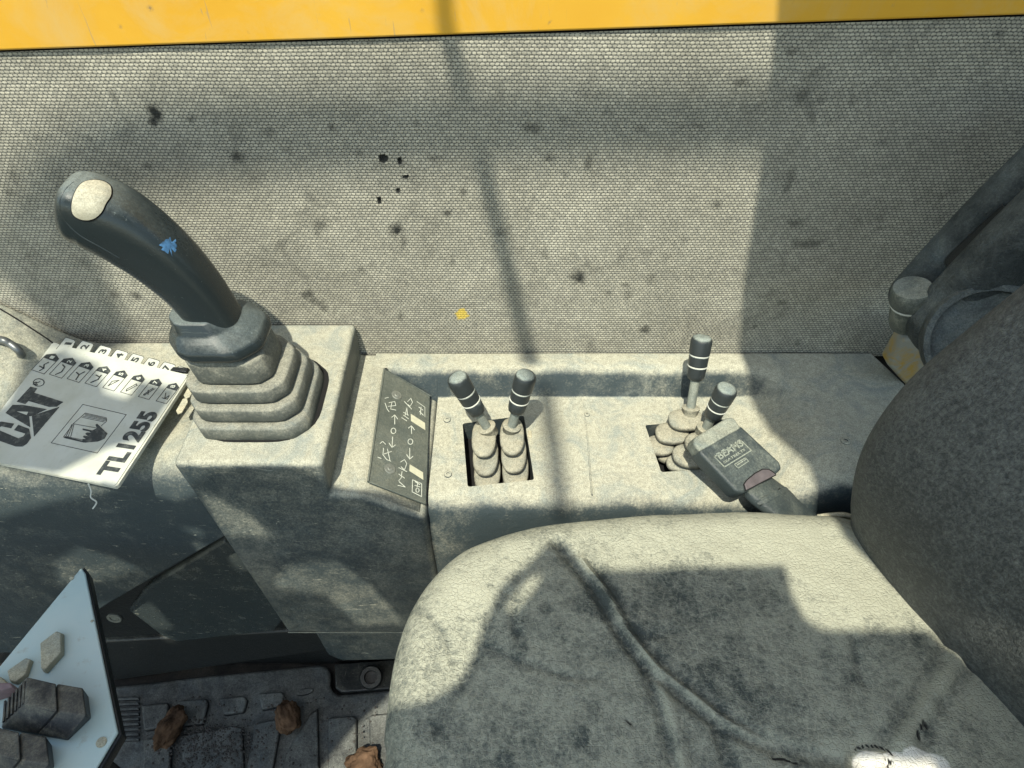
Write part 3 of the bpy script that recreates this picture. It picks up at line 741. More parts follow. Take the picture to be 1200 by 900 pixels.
# seam beside the pod
# lower trim box with its cover
low = empty('lower_trim', (-.4, -.17, FZ), 'dark scuffed lower trim panel below the consoles, above the rubber mat', 'trim panel')
bm = bmesh.new(); add_box(bm, (-.95, -.165, FZ+.001), (-.05, -.01, -.05)); ob('trim_body', bm, M_low, low, bevel=.004)
yc = -.172
prism('duct_cover', [ony(u, v, yc) for u, v in [(150, 716), (172, 688), (262, 634), (300, 660), (336, 722), (322, 740), (206, 753), (188, 745)]], (0, .012, 0), dusty('glossy_cover', dark=(.032, .042, .044), base=.06, up=.3, var=.9, scr=.7, rough=.28), low, bevel=.004, seg=3)
prism('kick_panel', [ony(110, 752, -.171), ony(372, 738, -.171), onz(386, 762, -.39), onz(120, 800, -.44)], (0, .01, .0), M_low, low, bevel=.003)
prism('end_panel', [ony(u, v, -.196) for u, v in [(362, 730), (520, 726), (520, 772), (400, 775), (384, 768)]], (0, .02, 0), M_pod, low, bevel=.004)
p = ony(136, 722, yc-.001)
lathe('screw', [(.010, 0), (.0095, .0015), (.0055, .0015), (.005, .0002), (0, 0)], ony(134, 724, -.166), (0, -1, .1), M_metal, low, n=20)

# ================================================================== BOOKLET
book = empty('operator_booklet', onz(100, 480, .06), 'white laminated booklet with tabs and large letters, ringed, lying on the left console', 'booklet')
b0, b1, b2 = onz(133, 569, .068), onz(218, 441, .078), onz(20, 398, .066)
kn = (b1-b0).cross(b2-b0); kn = kn if kn.z > 0 else -kn; kn.normalize()
def kp(u, v, l=0): return onp(u, v, b0, kn)+kn*l
cover = [(133, 569), (136.5, 566.5), (219, 441), (217, 438.5), (70, 404), (66, 402), (49, 399), (40, 397.5), (34, 399), (-60, 470), (-120, 512), (-60, 529), (0, 542)]
prism('back_pages', [kp(u+1.5, v+1.0, -.0045) for u, v in cover], kn*.0037, plain('page_edges', (.50, .50, .42), .8, .2), book, smooth=False)
prism('front_cover', [kp(u, v, -.0006) for u, v in cover], kn*.0006, M_paper, book, smooth=False)
cvo = [o for o in COL.objects if o.name == 'front_cover'][0]
# tabs with numbers
tabs = [((70, 404.5), (77, 396), (86, 398), (83, 408)), ]
tx = [(69, 405), (88, 408.5), (109, 413.5), (128, 418), (146.5, 422.5), (165, 427), (183, 431.5), (200, 436)]
for i, (u, v) in enumerate(tx):
    wd = 19 if i else 17; l = -.0006-.0005*i
    P = [(u-3, v+4), (u+7, v-8.6), (u+9, v-9.6), (u+wd+1, v-6.4), (u+wd+2, v-5), (u+wd-4, v+6)]
    t = prism('page_tab', [kp(a, b, l) for a, b in P], kn*.0005, M_paper, book, smooth=False)
    bm = bmesh.new(); add_strip(bm, [kp(a, b, l+.0005) for a, b in P[:5]], .0006, kn, .0002); ob('tab_outline', bm, M_ink, t, smooth=False)
    bm = bmesh.new(); text_into(bm, '12345678'[i], kp(u+12.5+(1.4 if i == 0 else 0), v+.8-(1.5 if i == 0 else 0), l+.0005), kp(u+17-(.9 if i == 0 else 0), v-4.4+(1.0 if i == 0 else 0), l+.0005), .0088, kn, .0002, .03); ob('tab_number', bm, M_ink, t, smooth=False)
# icon boxes, one per row, with black pointed heads
bm = bmesh.new(); whites = bmesh.new()
I0, I7 = Vector((37, 433.5)), Vector((183, 470)); 
shapes = [[(.1,.5,.35,.62),(.35,.62,.6,.4),(.6,.4,.85,.55),(.35,.62,.4,.2)], [(.1,.35,.4,.6),(.4,.6,.8,.5),(.8,.5,.9,.2)], [(.1,.6,.5,.5),(.5,.5,.8,.7),(.5,.5,.6,.15)], [(.15,.3,.5,.65),(.5,.65,.85,.6),(.7,.6,.75,.2)],
          [(.2,.2,.8,.7),(.8,.7,.6,.2),(.6,.2,.2,.2)], [(.15,.3,.75,.8),(.3,.2,.85,.65),(.15,.3,.3,.2),(.75,.8,.85,.65)], [(.15,.3,.8,.75),(.2,.2,.85,.6),(.3,.6,.6,.3)], [(.3,.2,.3,.8),(.3,.8,.6,.7),(.6,.7,.3,.5),(.3,.5,.7,.2)]]
for i in range(8):
    c = I0.lerp(I7, i/7); ax = Vector((12.8-i*.28, -13.2-i*.12)); dn = Vector((16.0-i*.42, 5.4-i*.25)); 
    def q(a, b): w_ = c+ax*a+dn*b; return kp(w_.x, w_.y, .0002)
    add_strip(bm, [q(0, 0), q(1.1, 0), q(1.1, .92), q(0, .92)], .0005, kn, .0002, close=True)
    add_prism(bm, [q(1.1, -.02), q(1.36, -.1 + .1), q(1.62, .46), q(1.36, .94), q(1.1, .94)], kn*.0002)
    for s in shapes[i]: add_strip(bm, [q(s[0]*1.0+.03, 1-s[1] if False else s[1]*.8+.1), q(s[2]*1.0+.03, s[3]*.8+.1)], .0013 if i < 4 else .0007, kn, .0002)
    A_, B_ = c+ax*1.20+dn*.62, c+ax*1.42+dn*.62
    text_into(whites, str(i+1), kp(A_.x, A_.y, .0005), kp(B_.x, B_.y, .0005), .0052, kn, .0002, .02)
ob('icon_row', bm, M_ink, cvo, smooth=False); ob('icon_numbers', whites, M_white, cvo, smooth=False)
# title
bm = bmesh.new(); text_into(bm, 'TL1255', kp(134.5, 559.5, .0001), kp(187, 484, .0001), .0205, kn, .0003, .045, 1.05); ob('model_title', bm, M_ink, cvo, smooth=False)
# large logo letters, each cut out as a polygon
def zl(x, y): return kp(x/6, 430+y/6, .0001)
bm = bmesh.new()
for poly in ([(215,140),(262,152),(240,182),(445,247),(398,280),(345,282),(200,240),(178,262),(118,245)],          # T
             [(90,268),(160,268),(330,298),(228,345),(205,348),(213,425),(40,325)],                                   # A
             [(225,345),(418,282),(240,490)],                                                                         # triangle
             [(-60,440),(-20,392),(10,385),(100,400),(78,432),(10,418),(-14,430),(-8,445),(130,503),(165,490),(180,470),(100,445),(130,408),(205,436),(218,500),(190,540),(160,560),(110,560),(-60,500)]):  # C
    add_prism(bm, [zl(*q) for q in poly], kn*.0003)
ob('logo_letters', bm, M_ink, cvo, smooth=False)
prism('logo_counter', [zl(*q) for q in [(122, 315), (200, 318), (190, 340)]], kn*.0005, M_paper, cvo, smooth=False)
bm = bmesh.new(); ccx, ccy = 273, 110
add_strip(bm, [zl(ccx+38*math.cos(a*math.pi/9), ccy+26*math.sin(a*math.pi/9)) for a in range(18)], .0009, kn, .0002, close=True)
text_into(bm, 'R', zl(262, 128), zl(285, 100), .0058, kn, .0002, .02); ob('registered_mark', bm, M_ink, cvo, smooth=False)
# square pictogram: open book and pointing hand
bm = bmesh.new()
add_strip(bm, [kp(60, 519, 0), kp(97, 474, 0), kp(148, 486, 0), kp(114, 531, 0)], .0006, kn, .0002, close=True)
def zk(x, y): return kp(x/6, 430+y/6, .0001)
for s in ([(515,400),(600,325),(748,358),(748,385),(712,415)], [(445,495),(515,400),(680,430)], [(458,498),(590,530)], [(470,490),(600,518)], [(520,405),(498,490)], [(510,408),(480,490)], [(505,405),(465,488)],
          [(600,332),(745,365)], [(598,340),(745,372)], [(585,347),(742,380)], [(575,355),(735,388)]):
    add_strip(bm, [zk(*q) for q in s], .0005, kn, .0002)
add_prism(bm, [zk(*q) for q in [(450,500),(598,534),(580,520),(455,488)]], kn*.0002)
add_prism(bm, [zk(*q) for q in [(582,434),(650,448),(682,432),(672,408),(684,400),(755,468),(735,505),(690,525),(600,532),(580,522),(582,508),(606,508),(584,494),(590,484),(618,486),(600,472),(612,462),(640,464),(628,454),(582,444)]], kn*.0003)
ob('pictogram', bm, M_ink, cvo, smooth=False)
# hole and metal ring
lathe('punched_hole', [(.0062, -.0002), (.0062, .0004), (0, .0004)], kp(27, 424), kn, M_black, cvo, n=20, sx=1.0, sy=.8)
bm = bmesh.new()
pr = [kp(28, 426, -.002), kp(28, 422, .004), onz(23, 412, .086), onz(12, 403, .094), onz(0, 398, .098), onz(-25, 398, .086), onz(-50, 402, .074), onz(-62, 420, .064)]
add_tube(bm, cat(pr, 7), .0042, 14); ob('binding_ring', bm, M_dark, book)
# frayed thread from the booklet corner
bm = bmesh.new(); add_tube(bm, cat([kp(101, 564, -.004), kp(103, 571, -.006), kp(100, 576, -.010), kp(104, 579, -.014), kp(97, 584, -.018)], 6), .0007, 6); ob('loose_thread', bm, M_paper, book)
# dark clip at the right end
prism('binder_clip', [kp(199, 434, .0005), kp(218, 436, .0005), kp(221, 431, .0005), kp(203, 430, .0005)], -kn*.004, M_rim, book, bevel=.0008)
for (u, v) in ((216, 452), (207, 470)):
    prism('rear_tab', [kp(a, b, -.0055) for a, b in [(u-3, v+8), (u+5, v-6), (u+10, v-7), (u+11, v-2), (u+4, v+10), (u-1, v+12)]], kn*.0012, M_key, book, bevel=.0004)

# ================================================================== SWITCH PANEL (near left)
SZ = -.05
swp = empty('switch_panel', onz(60, 760, SZ-.02), 'pale blue metal panel with black rim carrying dirty rocker switches, nearest corner', 'switch panel')
out = [(95, 665), (100, 672), (134, 840), (138, 858), (98, 925), (-60, 1010), (-160, 940), (0, 780)]
P = [onz(u, v, SZ) for u, v in out]; cc_ = sum(P, Vector())/len(P)
prism('metal_plate', P, (0, 0, -.003), M_cyan, swp, bevel=.0012)
prism('black_rim', [cc_+(p-cc_)*1.018+Vector((.001, 0, -.0031)) for p in P], (0, 0, -.012), M_rim, swp, bevel=.001)
# post under the plate
bm = bmesh.new(); c2 = onz(10, 880, SZ); add_box(bm, (c2.x-.03, c2.y-.02, FZ), (c2.x+.03, c2.y+.03, SZ-.014)); ob('support_post', bm, M_rim, swp, bevel=.003)
def block(base, h, name, mat, parent, top=None, skew=Vector((0, 0, 0)), **k):
    a = [onz(u, v, SZ+.0003) for u, v in base]; c = sum(a, Vector())/len(a)
    b = [c+(p-c)*(top or 1)+Vector((0, 0, h))+skew for p in a]
    n = len(a); v = a+b; f = [tuple(range(n))[::-1], tuple(range(n, 2*n))]+[(i, (i+1) % n, n+(i+1) % n, n+i) for i in range(n)]
    return pmesh(name, v, f, mat, parent, **k)
def rocker(base, label):
    t = empty('rocker_switch', onz(*base[0], SZ), label, 'switch', 'black rocker switches on the pale panel') if False else None
# main black switch: base flange, stepped body, ribbed end
def hull(name, pts, parent):
    bm = bmesh.new()
    for u, v, h in pts: bm.verts.new(onz(u, v, SZ+h))
    bmesh.ops.convex_hull(bm, input=bm.verts); bmesh.ops.dissolve_limit(bm, angle_limit=R(4), verts=bm.verts, edges=bm.edges)
    return ob(name, bm, M_sw, parent, bevel=.0012, seg=3, ang=20)
def rocker(dx, dy, k=1):
    K = [(31, 793, .021), (66.5, 801, .022), (97, 806, .022)]; Rr = [(30, 825, .026), (68, 834, .027), (101, 838, .025)]; Fr = [(2, 852, .006), (44, 860, .006), (78, 866, .006)]
    o = []
    for i in (0, 1):
        g_ = .9
        P = [(K[i][0]+(g_ if i else 0), K[i][1], K[i][2]-.003*i), (K[i+1][0]-(0 if i else g_), K[i+1][1], K[i+1][2]-.003*i), (Rr[i][0]+(g_ if i else 0), Rr[i][1], Rr[i][2]-.003*i), (Rr[i+1][0]-(0 if i else g_), Rr[i+1][1], Rr[i+1][2]-.003*i),
             (Fr[i][0]+(g_ if i else 0), Fr[i][1], Fr[i][2]), (Fr[i+1][0]-(0 if i else g_), Fr[i+1][1], Fr[i+1][2])]
        P += [(P[0][0]+(-24 if i == 0 else 0), P[0][1]+(30 if i == 0 else 14), .0005), (P[1][0]+(7 if i else 0), P[1][1]+10, .0005), (P[4][0], P[4][1]+2, .0005), (P[5][0]+2, P[5][1]+2, .0005), (P[3][0]+(6 if i else 0), P[3][1]+4, .0005)]
        o.append(hull('rocker_switch', [(u+dx, v+dy, h) for u, v, h in P], swp))
    for k in range(6):
        f = (k+.5)/6; a = Vector((31, 797)).lerp(Vector((4, 824)), f); b = Vector((30, 823)).lerp(Vector((2, 848)), f); h = .022*(1-f)+.006*f
        bm = bmesh.new(); add_tube(bm, [onz(a.x+dx, a.y+dy, SZ+h), onz(b.x+dx, b.y+dy, SZ+h+.003)], .0012, 6); ob('grip_rib', bm, M_sw, o[0])
rocker(0, 0); rocker(-43, 57)
block([(50, 757), (70, 742), (76, 744), (76, 768), (56, 790), (51, 788)], .007, 'beige_key', M_key, swp, .93, bevel=.001)
block([(11, 789), (34, 773), (40, 775), (34, 793), (22, 803), (14, 801)], .006, 'beige_key', M_key, swp, .93, bevel=.001)
block([(-30, 800), (4, 795), (16, 806), (10, 815), (-30, 822)], .006, 'beige_key', M_key, swp, .95, bevel=.001)
block([(-30, 818), (8, 808), (24, 808), (26, 813), (-30, 830)], .016, 'red_lever', plain('faded_pink', (.22, .15, .15), .6), swp, .95, bevel=.001)
for u, v, r in ((84, 678, .0022), (119, 870, .0045), (108, 728, .0014)): lathe('rivet', [(r, 0), (r, .0006), (r*.5, .001), (0, .001)], onz(u, v, SZ), (0, 0, 1), M_key, swp, n=14)

# ================================================================== FLOOR MAT and what lies on it
mat = empty('floor_mat', (-.2, -.35, FZ), 'black rubber floor mat with raised pads, dusted with dirt', 'floor mat')
MZ = -.432
mo = [(60, 822), (135, 803), (250, 790), (372, 778), (384, 780), (388, 787), (388, 806), (396, 813), (440, 809), (540, 800), (700, 900), (700, 1150), (-100, 1150), (-100, 860)]
prism('mat_sheet', [onz(u, v, MZ) for u, v in mo], (0, 0, -.016), M_mat, mat, bevel=.006, seg=4)
pads = [[(165,826),(197,823),(198,830),(192,852),(168,856)], [(208,821),(242,818),(244,824),(238,848),(205,852)], [(256,818),(286,815),(290,820),(286,834),(262,838)], [(302,812),(330,810),(334,815),(330,827),(306,832)],
        [(210,862),(272,850),(284,852),(286,900),(215,910)], [(298,848),(322,842),(330,846),(318,910),(286,912)], [(362,838),(372,829),(374,910),(328,912),(336,880)], [(384,841),(414,838),(418,842),(418,912),(384,912)],
        [(432,838),(470,834),(480,840),(480,905),(434,905)], [(168,866),(196,862),(200,866),(200,915),(166,915)], [(120,925),(160,925),(165,960),(120,960)]]
for q in pads: prism('raised_pad', [onz(u, v, MZ+.007) for u, v in q], (0, 0, -.009), M_mat, mat, bevel=.0028, seg=3)
prism('raised_pad', [onz(u, v, MZ+.003) for u, v in smooth_px([(347, 812), (352, 808), (364, 806), (367, 809), (361, 813), (350, 815)], 3)], (0, 0, -.005), M_mat, mat, bevel=.001)
for k in range(9):
    v = 818+k*6; prism('tread_rib', [onz(a, b, MZ+.004) for a, b in ((132, v), (162, v-1.5), (163, v+1.6), (133, v+3))], (0, 0, -.006), M_mat, mat, bevel=.0008)
bm = bmesh.new(); rnd = random.Random(5)
for k in range(900):
    u, v = rnd.gauss(250, 30), rnd.gauss(872, 18)
    if k > 650: u, v = rnd.uniform(200, 440), rnd.uniform(815, 900)
    p = onz(u, v, MZ+.0072); s = rnd.uniform(.0005, .0021)
    bmesh.ops.create_icosphere(bm, subdivisions=1, radius=s, matrix=Matrix.Translation(p)@Matrix.Diagonal((1, rnd.uniform(.6, 1.2), .6, 1)))
tag(ob('dirt_crumbs', bm, plain('crumbs', (.06, .055, .05), .95, .4), smooth=False), 'loose black dirt crumbs scattered over the rubber mat', 'dirt', kind='stuff')
def clod(c, s, rot, label, seed, orange=True):
    bm = bmesh.new(); bmesh.ops.create_cube(bm, size=1); bmesh.ops.subdivide_edges(bm, edges=bm.edges, cuts=18, use_grid_fill=True)
    m = Matrix.Rotation(rot, 4, 'Z')@Matrix.Rotation(.25, 4, 'X')
    for v in bm.verts:
        q = v.co.copy(); q = q.lerp(q.normalized()*.6, .75); n = mnoise.noise(q*2.4+Vector((seed, 0, 0)))*.30+mnoise.noise(q*7+Vector((0, seed, 0)))*.13+mnoise.noise(q*18)*.06+.05*math.floor(4*mnoise.noise(q*3))/2
        q = q*(1+n); v.co = c+m@Vector((q.x*s[0], q.y*s[1], q.z*s[2]))
    o = ob('mud_clod', bm, M_mud); tag(o, label, 'mud', 'dried mud clods on the floor mat')
clod(onz(203, 858, MZ)+Vector((0, 0, .014)), (.026, .046, .026), -.5, 'dried brown mud clod in deep shade beside the switch panel', 1)
clod(onz(340, 845, MZ)+Vector((0, 0, .014)), (.028, .036, .026), .35, 'dried mud clod with orange side in the middle of the mat pads', 4)
clod(onz(428, 900, MZ)+Vector((0, 0, .012)), (.038, .034, .026), .2, 'sunlit orange mud clod beside the seat cushion at the bottom edge', 8)
# bracket with bolt
br_ = empty('floor_bracket', (onz(425, 800, FZ)), 'black bracket with a hollow round bolt in the notch of the floor mat', 'bracket')
prism('bracket_plate', [onz(u, v, -.428) for u, v in [(392, 778), (470, 772), (470, 806), (400, 811), (393, 806)]], (0, 0, -.02), M_low, br_, bevel=.002)
lathe('bolt', [(.0165, -.006), (.0165, .006), (.0145, .009), (.0095, .009), (.0085, .001), (0, .001)], onz(435, 794, -.424), (.1, -.35, 1), M_low, br_, n=24)

# ================================================================== SEAT
seat = empty('operator_chair', (.3, -.55, -.3), 'worn dusty grey vinyl operator seat with creased cushion and dark backrest', 'seat')
SEATZ = .012
edge_px = [(445, 905), (447, 860), (454, 800), (463, 755), (478, 715), (500, 680), (530, 650), (565, 632), (620, 616), (700, 606), (790, 599), (870, 597), (930, 600), (985, 604), (1030, 622), (1080, 665), (1140, 720), (1210, 800), (1300, 880)]
def cushion():
    E = [onz(u, v, SEATZ) for u, v in edge_px]
    first = E[0]; E = E+[Vector((.62, -.62, SEATZ)), Vector((.58, -.84, SEATZ)), Vector((.3, -.90, SEATZ)), Vector((0, -.88, SEATZ)), Vector((-.10, -.78, SEATZ)), Vector((-.118, -.62, SEATZ))]
    m = len(E); L = E[-2:]+E+E[:2]; c = cat(L, 24); O = c[48:48+24*m]
    # resample evenly
    D = [0]
    for a, b in zip(O, O[1:]+O[:1]): D.append(D[-1]+(b-a).length)
    N = 620; Q = []; j = 0
    for i in range(N):
        s = D[-1]*i/N
        while D[j+1] < s: j += 1
        Q.append(O[j].lerp(O[(j+1) % len(O)], (s-D[j])/max(1e-9, D[j+1]-D[j])))
    C = Vector((.22, -.55, SEATZ))
    TZ = .040
    cre = []   # creases: list of (points on the seat top, width, depth, ridge)
    def cr(px, wd, dp, rg): cre.append(([onz(u, v, SEATZ+.03) for u, v in px], wd, dp, rg))
    main = [(652, 628), (672, 655), (700, 695), (725, 740), (755, 780), (790, 810), (840, 848), (890, 872), (950, 888), (1020, 900)]
    def smx(p): return [(a.x, a.y) for a in cat([Vector((u, v, 0)) for u, v in p], 4)]
    cr(smx(main), .0046, .0056, 0); cr(smx([(u+19, v-3) for u, v in main[1:]]), .0036, .0038, 0); cr(smx([(u+9, v-2) for u, v in main[1:]]), .0050, -.0036, 0)
    cr(smx([(755, 785), (768, 820), (780, 860), (792, 920)]), .0045, .0032, 0); cr(smx([(768, 790), (782, 825), (794, 865), (806, 920)]), .004, -.0022, 0)
    cr(smx([(838, 858), (846, 880), (852, 920)]), .0035, .0028, 0); cr(smx([(848, 862), (858, 885), (866, 920)]), .0035, .0022, 0)
    cr(smx([(1115, 745), (1095, 780), (1065, 825), (1035, 865), (1000, 885)]), .0055, .0036, 0); cr(smx([(1150, 765), (1125, 800), (1100, 835), (1080, 870)]), .005, .003, 0); cr(smx([(1133, 755), (1108, 795), (1080, 840), (1055, 870)]), .007, -.0028, 0)
    cr(smx([(590, 690), (575, 720), (560, 765), (535, 810), (510, 850)]), .0045, .0022, 0); cr(smx([(570, 755), (610, 772), (660, 790), (700, 795)]), .0035, .0016, 0); cr(smx([(1000, 745), (1005, 775), (1012, 800)]), .0035, .0018, 0)
    cr(smx([(480, 700), (500, 715), (520, 740), (530, 770)]), .003, .0012, 0); cr(smx([(610, 690), (600, 720), (606, 740)]), .004, .002, 0); cr(smx([(735, 735), (760, 745), (790, 740)]), .004, .0014, 0)
    tears = [onz(u, v, SEATZ+.03) for u, v in [(1083, 846), (1080, 852), (1076, 859), (1087, 850), (1078, 864)]]
    crack = [[onz(u, v, SEATZ+.03) for u, v in p] for p in ([(1003, 877), (1015, 873), (1028, 874), (1038, 879), (1046, 886)], [(1037, 890), (1045, 893), (1040, 899)], [(905, 889), (920, 891), (934, 896)], [(732, 843), (740, 850)])]
    dust_and_glare = [(500, 690, 45, 1, .28), (560, 650, 60, 1, .25), (760, 620, 90, .6, .22), (900, 625, 90, .7, .35), (985, 660, 60, 1, .35), (990, 710, 55, .8, .28), (1110, 740, 40, 1, .2), (1130, 830, 60, 1, .12),
                 (700, 720, 60, 1, -.12), (800, 760, 110, .7, -.15), (830, 690, 90, .4, -.22), (620, 870, 60, .7, -.2), (540, 870, 60, 1, -.12), (870, 830, 70, .6, -.14), (700, 690, 25, 1.5, -.2), (593, 665, 24, 1, -.15), (1020, 690, 25, .8, .1), (470, 760, 30, 2, .1), (560, 700, 25, 1.6, .2), (1010, 882, 55, .4, .5), (1060, 888, 40, .3, .3), (1080, 800, 18, 1.5, .12)]  # strong pale spots by the near edge paint the sun hot spot brighter
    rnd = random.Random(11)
    for k in range(110): dust_and_glare.append((rnd.uniform(560, 1150), rnd.uniform(650, 900), rnd.uniform(5, 15), rnd.uniform(.7, 1.4), rnd.uniform(-.32, -.08)))
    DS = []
    for u, v, r, a, k in dust_and_glare:
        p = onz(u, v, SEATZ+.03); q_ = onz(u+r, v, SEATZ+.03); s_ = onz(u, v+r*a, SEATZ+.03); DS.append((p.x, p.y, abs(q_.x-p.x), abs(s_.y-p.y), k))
    def seg(px, py, P):
        best = 9
        for a, b in zip(P, P[1:]):
            dx, dy = b.x-a.x, b.y-a.y; t = max(0, min(1, ((px-a.x)*dx+(py-a.y)*dy)/(dx*dx+dy*dy+1e-12)))
            d = math.hypot(px-a.x-dx*t, py-a.y-dy*t); best = d if d < best else best
        return best
    boxes = [(min(p.x for p in P)-.02, max(p.x for p in P)+.02, min(p.y for p in P)-.02, max(p.y for p in P)+.02) for P, *_ in cre]
    RN = 190; verts = []; faces = []; du = []; te = []; fo = []
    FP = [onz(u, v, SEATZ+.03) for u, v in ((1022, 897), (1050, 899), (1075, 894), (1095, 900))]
    glarev = lambda p: max(1-sm(.5, 1.25, math.hypot(p.x-q.x, (p.y-q.y)*1.3)/.014) for q in FP)  # mask of the painted sun hot spot
    def top(x, y, s, dist):
        # rounded edge then gently crowned
        r = .036; e = 1-(1-min(1, dist/r))**2.2; z = SEATZ-.020+(.020+.022)*math.sqrt(max(0, e)) + .010*sm(0, .2, dist)
        z += .0022*mnoise.noise(Vector((x*14, y*14, 0)))+.0007*mnoise.noise(Vector((x*60, y*60, 1)))
        d_ = 0; tr = 0
        for (P, wd, dp, rg), bx in zip(cre, boxes):
            if bx[0] < x < bx[1] and bx[2] < y < bx[3]:
                d = seg(x, y, P)
                if d < wd*3: g_ = math.exp(-(d/wd)**2); z -= dp*g_; d_ += (-.32 if dp > 0 else .42)*g_
        if y > -.7:
            for p in tears:
                d = math.hypot(x-p.x, y-p.y)+.0012*mnoise.noise(Vector((x*400, y*400, 0)))
                if d < .0035: tr = max(tr, 1-d/.0035); z -= .002*tr
            for P in crack:
                if abs(x-P[0].x) < .06 and abs(y-P[0].y) < .05:
                    d = seg(x, y, P)+.0008*mnoise.noise(Vector((x*300, y*300, 0)))
                    if d < .0017: tr = max(tr, 1-d/.0017); z -= .001
            wx, wy = .012*mnoise.noise(Vector((x*35, y*35, 7))), .012*mnoise.noise(Vector((x*35, y*35, 17)))
            for px, py, rx, ry, k in DS:
                if abs(x-px) < 1.8*rx+.01 and abs(y-py) < 1.8*ry+.01:
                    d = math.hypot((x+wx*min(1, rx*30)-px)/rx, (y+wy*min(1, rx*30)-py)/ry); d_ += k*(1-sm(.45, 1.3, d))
        return z, d_, tr
    # side wall rings
    for k, (sc, dz) in enumerate(((.90, -.16), (.955, -.13), (.975, -.08), (.988, -.045))):
        for p in Q: verts.append(C+(p-C)*sc+Vector((0, 0, dz))); du.append(.05); te.append(0); fo.append(0)
    for r in range(RN):
        t = r/(RN-1); s = 1-(t**1.15)*.985
        for p in Q:
            v = C+(p-C)*s; dist = (p-v).length*.92
            z, a, b = top(v.x, v.y, s, dist); verts.append(Vector((v.x, v.y, z))); du.append(a); te.append(b); fo.append(glarev(v))
    rows = RN+4
    for r in range(rows-1):
        for i in range(N):
            j2 = (i+1) % N; faces.append((r*N+i, r*N+j2, (r+1)*N+j2, (r+1)*N+i))
    faces.append(tuple(range((rows-1)*N, rows*N)))
    faces.append(tuple(range(N))[::-1])
    me = bpy.data.meshes.new('seat_cushion'); me.from_pydata(verts, [], faces); me.materials.append(M_seat)
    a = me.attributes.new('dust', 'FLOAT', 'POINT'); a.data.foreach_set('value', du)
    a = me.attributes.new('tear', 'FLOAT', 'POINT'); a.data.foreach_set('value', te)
    a = me.attributes.new('foam_glare', 'FLOAT', 'POINT'); a.data.foreach_set('value', fo)
    o = bpy.data.objects.new('seat_cushion', me); COL.objects.link(o); fin(o, seat)
cushion()
bm = bmesh.new(); add_box(bm, (.0, -.82, FZ), (.42, -.30, -.13)); ob('seat_base', bm, M_low, seat, bevel=.01)
def backrest():
    fz = [(-.06, .340), (.0, .326), (.04, .315), (.065, .307), (.115, .295), (.16, .293), (.205, .300), (.244, .315), (.30, .343), (.36, .376), (.44, .418), (.55, .468)]
    F3 = cat([Vector((x, z, 0)) for z, x in fz], 5)
    m = len(F3); verts = []; faces = []
    ys = []; y0 = -.209
    for k in range(26): a = k/25*math.pi/2; ys.append((y0-.048*(1-math.cos(a)), math.sin(a)**.8))
    y = y0-.048
    while y > -1.0: y -= .012; ys.append((y, 1))
    for (y, sc) in ys:
        rec = .090*sm(-.235, -.50, y)-.0*sc
        loop = []
        for p in F3: loop.append((p.x, p.y))
        for p in reversed(F3): loop.append((p.x+.10, p.y+.01))
        for k, (x, z) in enumerate(loop):
            mid = F3[k if k < m else 2*m-1-k].x+.055
            xx = mid+(x-mid)*(.12+.88*sc)+rec+.0018*mnoise.noise(Vector((x*12, y*16, z*16)))
            verts.append((xx, y, z))
    n = 2*m
    for r in range(len(ys)-1):
        for i in range(n): faces.append((r*n+i, r*n+(i+1) % n, (r+1)*n+(i+1) % n, (r+1)*n+i))
    faces.append(tuple(range(n))); faces.append(tuple(range((len(ys)-1)*n, len(ys)*n))[::-1])
    bm = bmesh.new(); vs = [bm.verts.new(v) for v in verts]
    for f in faces: bm.faces.new([vs[i] for i in f])
    ob('backrest', bm, M_back, seat)
backrest()
# piping / cord end between cushion and buckle
bm = bmesh.new(); add_tube(bm, cat([onz(958, 606, .012), onz(975, 604, .016), onz(992, 604, .016), onz(1010, 612, .010)], 5), .0028, 10); ob('cushion_piping', bm, M_key, seat)

# ================================================================== ARMREST, adjuster, bracket
def slab(name, pts, hw, th, mat, parent, N=20):
    """long padded bar: pts centre line, hw half width across the view, th half thickness"""
    bm = bmesh.new(); rows = []
    P = cat(pts, 8); n = len(P); t0 = (P[1]-P[0]).normalized(); seq = []
    for k in range(8): a = (1-k/8)*math.pi/2; seq.append((P[0]-t0*hw*math.sin(a), t0, max(.03, math.cos(a))))
    for i, p in enumerate(P): seq.append((p, (P[min(i+1, n-1)]-P[max(i-1, 0)]).normalized(), 1))
    for p, t, s in seq:
        side = t.cross(Vector((0, 1, 0))).normalized(); dep = side.cross(t)
        row = []
        for q in range(N):
            a = 2*math.pi*q/N; e = 2/2.8; x = math.copysign(abs(math.cos(a))**e, math.cos(a)); y = math.copysign(abs(math.sin(a))**e, math.sin(a))
            row.append(bm.verts.new(p+side*x*hw*s+dep*y*th*(.4+.6*s)))
        rows.append(row)
    for a, b in zip(rows, rows[1:]):
        for q in range(N): bm.faces.new((a[q], a[(q+1) % N], b[(q+1) % N], b[q]))
    bm.faces.new(rows[0]); bm.faces.new(rows[-1]); return ob(name, bm, mat, parent)
arm = empty('armrest', ony(1100, 380, -.1), 'dark padded folded armrest behind the backrest, beside the fabric panel', 'armrest')
slab('outer_pad', [ony(1075, 345, -.050), ony(1125, 292, -.050), ony(1185, 232, -.050), ony(1290, 135, -.050)], .0255, .020, M_arm, arm)
slab('inner_pad', [ony(1104, 378, -.115), ony(1150, 332, -.115), ony(1215, 268, -.115), ony(1310, 180, -.115)], .0300, .024, M_arm, arm)
slab('inner_recess', [ony(1120, 308, -.075), ony(1150, 280, -.075), ony(1185, 248, -.075)], .008, .010, M_low, arm)
